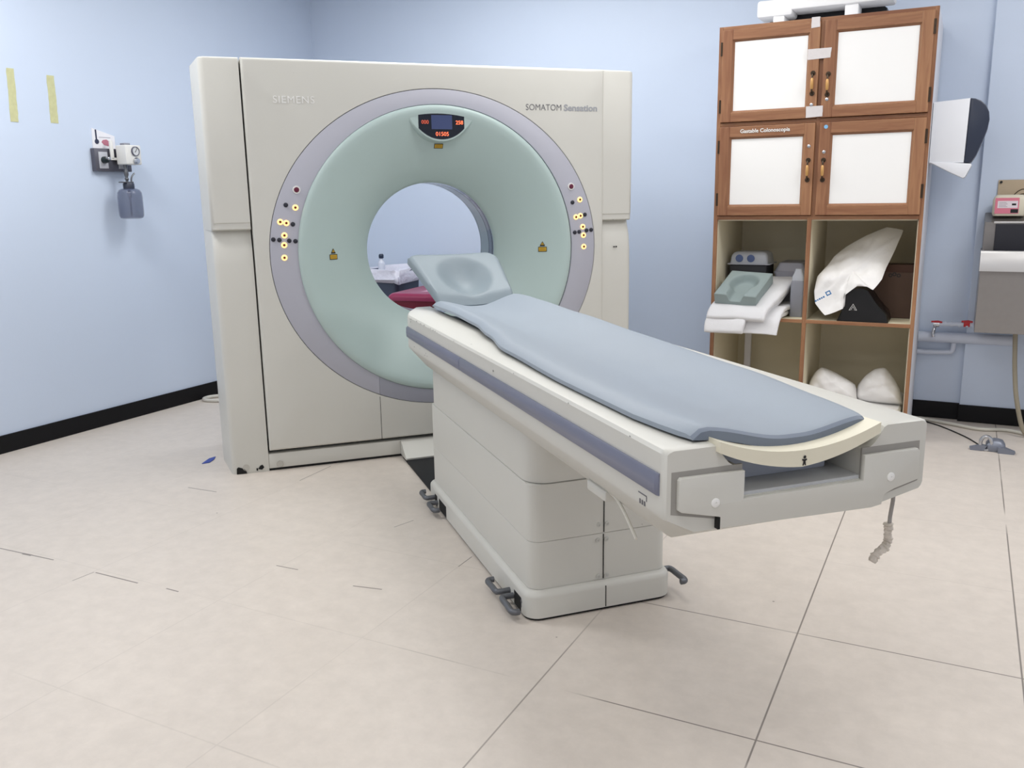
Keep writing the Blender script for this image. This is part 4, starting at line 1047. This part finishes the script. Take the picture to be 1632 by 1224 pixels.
bm = BM(); add_box(bm, XL+.005, XL+.007, 3.652, 3.661, 1.70, 1.760); add_lathe(bm, [(.014, XL+.005), (.014, XL+.0075), (.005, XL+.008)], (0, 3.658, 1.692), axis=0, n=16)
obj('thermometer_drawing', bm, mat('navy_ink', (.16, .18, .28), .5), cd, off=Co_)
obj('pink_print', prism([(3.690, 1.69), (3.70, 1.702), (3.725, 1.706), (3.742, 1.697), (3.748, 1.674), (3.735, 1.668), (3.705, 1.674)], 0, XL+.0052, XL+.0065), mat('pink_ink', (.72, .45, .52), .6), cd, off=Co_, smooth=False)
bm = BM(); add_box(bm, XL+.0052, XL+.0062, 3.675, 3.755, 1.716, 1.719)
obj('text_line', bm, mat('grey_ink', (.65, .65, .7), .6), cd, off=Co_, smooth=False)

su = thing('suction_regulator', 'white suction regulator with dial, plugged into the right gas outlet', 'suction regulator', (-4.52, 3.80, 1.60))
Su = (4.52, -3.80, -1.60)
BOXW = mat('regulator_white', (.88, .88, .87), .4)
obj('regulator_body', box(-4.565, -4.475, 3.742, 3.852, 1.558, 1.672, bev=.008, seg=3), BOXW, su, off=Su)
obj('inlet', lathe([(.018, 0), (.018, .036)], (-4.577+.0, 3.795, 1.585), axis=0, n=16), mat('dark_green_plastic', (.07, .13, .13), .4), su, off=(4.52-.0, -3.80, -1.60))
g_ = obj('dial', lathe([(.027, 0), (.027, .008), (.024, .010), (.0235, .007), (.0001, .007)], (-4.476, 3.806, 1.636), axis=0, n=28), [mat('dial_face', (.85, .86, .87), .3)], su, off=Su)
obj('dial_rim', lathe([(.0235, .0072), (.0240, .0115), (.0275, .0105), (.028, .0)], (-4.476, 3.806, 1.636), axis=0, n=28, cap=False), mat('dial_rim_grey', (.35, .36, .42), .4), g_, off=Su)
nb = BM(); add_prism(nb, [(3.800, 1.630), (3.803, 1.628), (3.818, 1.652), (3.816, 1.653)], 0, -4.4685, -4.4675)
obj('dial_needle', nb, BLACK, g_, off=Su, smooth=False)
obj('control_knob', lathe([(.019, 0), (.019, .012), (.014, .022), (.0001, .023)], (-4.476, 3.806, 1.580), axis=0, n=22), CHROME, su, off=Su)
obj('top_switch', box(-4.54, -4.50, 3.755, 3.80, 1.672, 1.684, bev=.004), GREYPL, su, off=Su)
obj('side_lever', box(-4.573, -4.56, 3.705, 3.728, 1.59, 1.70, bev=.004), BOXW, su, off=Su)
obj('lever_link', box(-4.573, -4.56, 3.705, 3.75, 1.585, 1.60, bev=.003), BOXW, su, off=Su)
obj('outlet_neck', add_lathe(lathe([(.007, 1.445), (.008, 1.465), (.012, 1.475), (.008, 1.485), (.013, 1.50), (.013, 1.52), (.009, 1.53), (.014, 1.56)], (-4.52, 3.765, 0), n=16), [(.006, 1.42), (.006, 1.45)], (-4.52, 3.765, 0), n=12), STEELG, su, off=Su)
jar = thing('suction_jar', 'smoky transparent suction jar hanging below the white regulator', 'jar', (-4.50, 3.757, 1.24))
jm = mat('smoky_plastic', (.38, .41, .52), .12, alpha=.34)
jl = [(r, z) for r, z in ((.050, .0), (.064, .006), (.070, .020), (.0715, .05), (.0715, .130), (.069, .154), (.060, .170), (.045, .178), (.030, .180))]
obj('jar_glass', lathe(jl+[(r-.004, max(z-.002, .006)) for r, z in jl[::-1]], (0, 0, 0), n=36, cap=True), jm, jar)
obj('jar_lid', lathe([(.030, .172), (.032, .178), (.032, .205), (.028, .212), (.0001, .214)], (0, 0, 0), n=20), mat('lid_dark', (.20, .22, .28), .45), jar)
obj('jar_bracket', box(-.02, .02, -.055, .022, .212, .219, bev=.002), STEELG, jar)
obj('hose_nipple', tube(smooth_path([(.012, .012, .212), (.012, .014, .235), (.012, .022, .252), (.012, .040, .268)], 4), .005, n=8), STEELG, jar)
obj('dip_tube', tube([(0, 0, .02), (0, 0, .172)], .006, n=8), CHROME, jar)
obj('float_valve', lathe([(.011, .125), (.013, .135), (.013, .16), (.008, .168)], (0, 0, 0), n=14), CHROME, jar)

# ------------------------------------------------------------------ seen through the bore: bins
wb = thing('waste_bin', 'dark grey waste bin lined with a white bag behind the scanner, seen through the bore', 'waste bin', (-3.72, 5.32, 0))
BING = mat('bin_grey', (.30, .34, .42), .5)
def bl(z, i, x0=-.17, x1=.150, y0=-.15, y1=.17): return [(x, y, z) for x, y in rrect(x0+i, x1-i, y0+i, y1-i, .04)]
obj('bin_body', loft([bl(0, .03), bl(.01, .026), bl(.80, .0), bl(.815, -.006), bl(.83, -.006), bl(.83, .01), bl(.4, .02)], cap1=True), BING, wb)
bm = BM(); lo = []
for z, i in ((.745, -.020), (.755, -.028), (.775, -.028), (.80, -.022), (.838, -.014), (.848, .004), (.83, .03), (.78, .045)):
    lp = []
    for k, (x, y, zz) in enumerate(bl(z, i, x0=-.2)):
        p = Vector((x, y, zz)); q = noise.noise(p*22+Vector((3, 1, 0)))*.034 + noise.noise(p*50)*.018
        lp.append(p+Vector((q*(1 if x > 0 else -1), q*(1 if y > 0 else -1), noise.noise(p*24)*.03)))
    lo.append(lp)
add_loft(bm, lo, cap0=False, cap1=True)
obj('bin_bag', bm, mat('bag_film', (.86, .86, .91), .3, bump=.6, bscale=40), wb, angle=80)
wbt = thing('water_bottle', 'small clear bottle with a dark cap standing in the top of the lined bin', 'bottle', (-3.785, 5.30, .795))
obj('bottle_body', lathe([(.020, .0), (.026, .005), (.026, .075), (.022, .09), (.013, .10), (.0125, .115)], (0, 0, 0), n=24), mat('bottle_clear', (.83, .85, .90), .25), wbt)
obj('bottle_cap', lathe([(.0165, .115), (.018, .12), (.018, .138), (.012, .146), (.0001, .147)], (0, 0, 0), n=20), mat('cap_navy', (.13, .18, .27), .4), wbt)
rb = thing('red_bin', 'dark red lidded bin behind the scanner, seen through the bore below the grey bin', 'bin', (-3.215, 5.08, 0))
REDB = mat('bin_red', (.52, .10, .20), .4)
def rl(z, i): return [(x, y, z) for x, y in rrect(-.20+i, .20-i, -.27+i, .27-i, .03)]
r1 = obj('bin_body', loft([rl(0, .03), rl(.01, .026), rl(.675, .006)]), REDB, rb)
r2_ = obj('bin_lid', loft([rl(.672, -.004), rl(.676, -.008), rl(.696, -.008), rl(.706, -.004), rl(.719, .010), rl(.722, .022)]), mat('bin_red_lid', (.60, .20, .34), .3), rb)
obj('lid_label', box(-.02, .14, -.15, .0, .7221, .7235), mat('label_pale_pink', (.78, .60, .68), .5), rb, smooth=False)
rb.rotation_euler = (0, 0, math.radians(8))
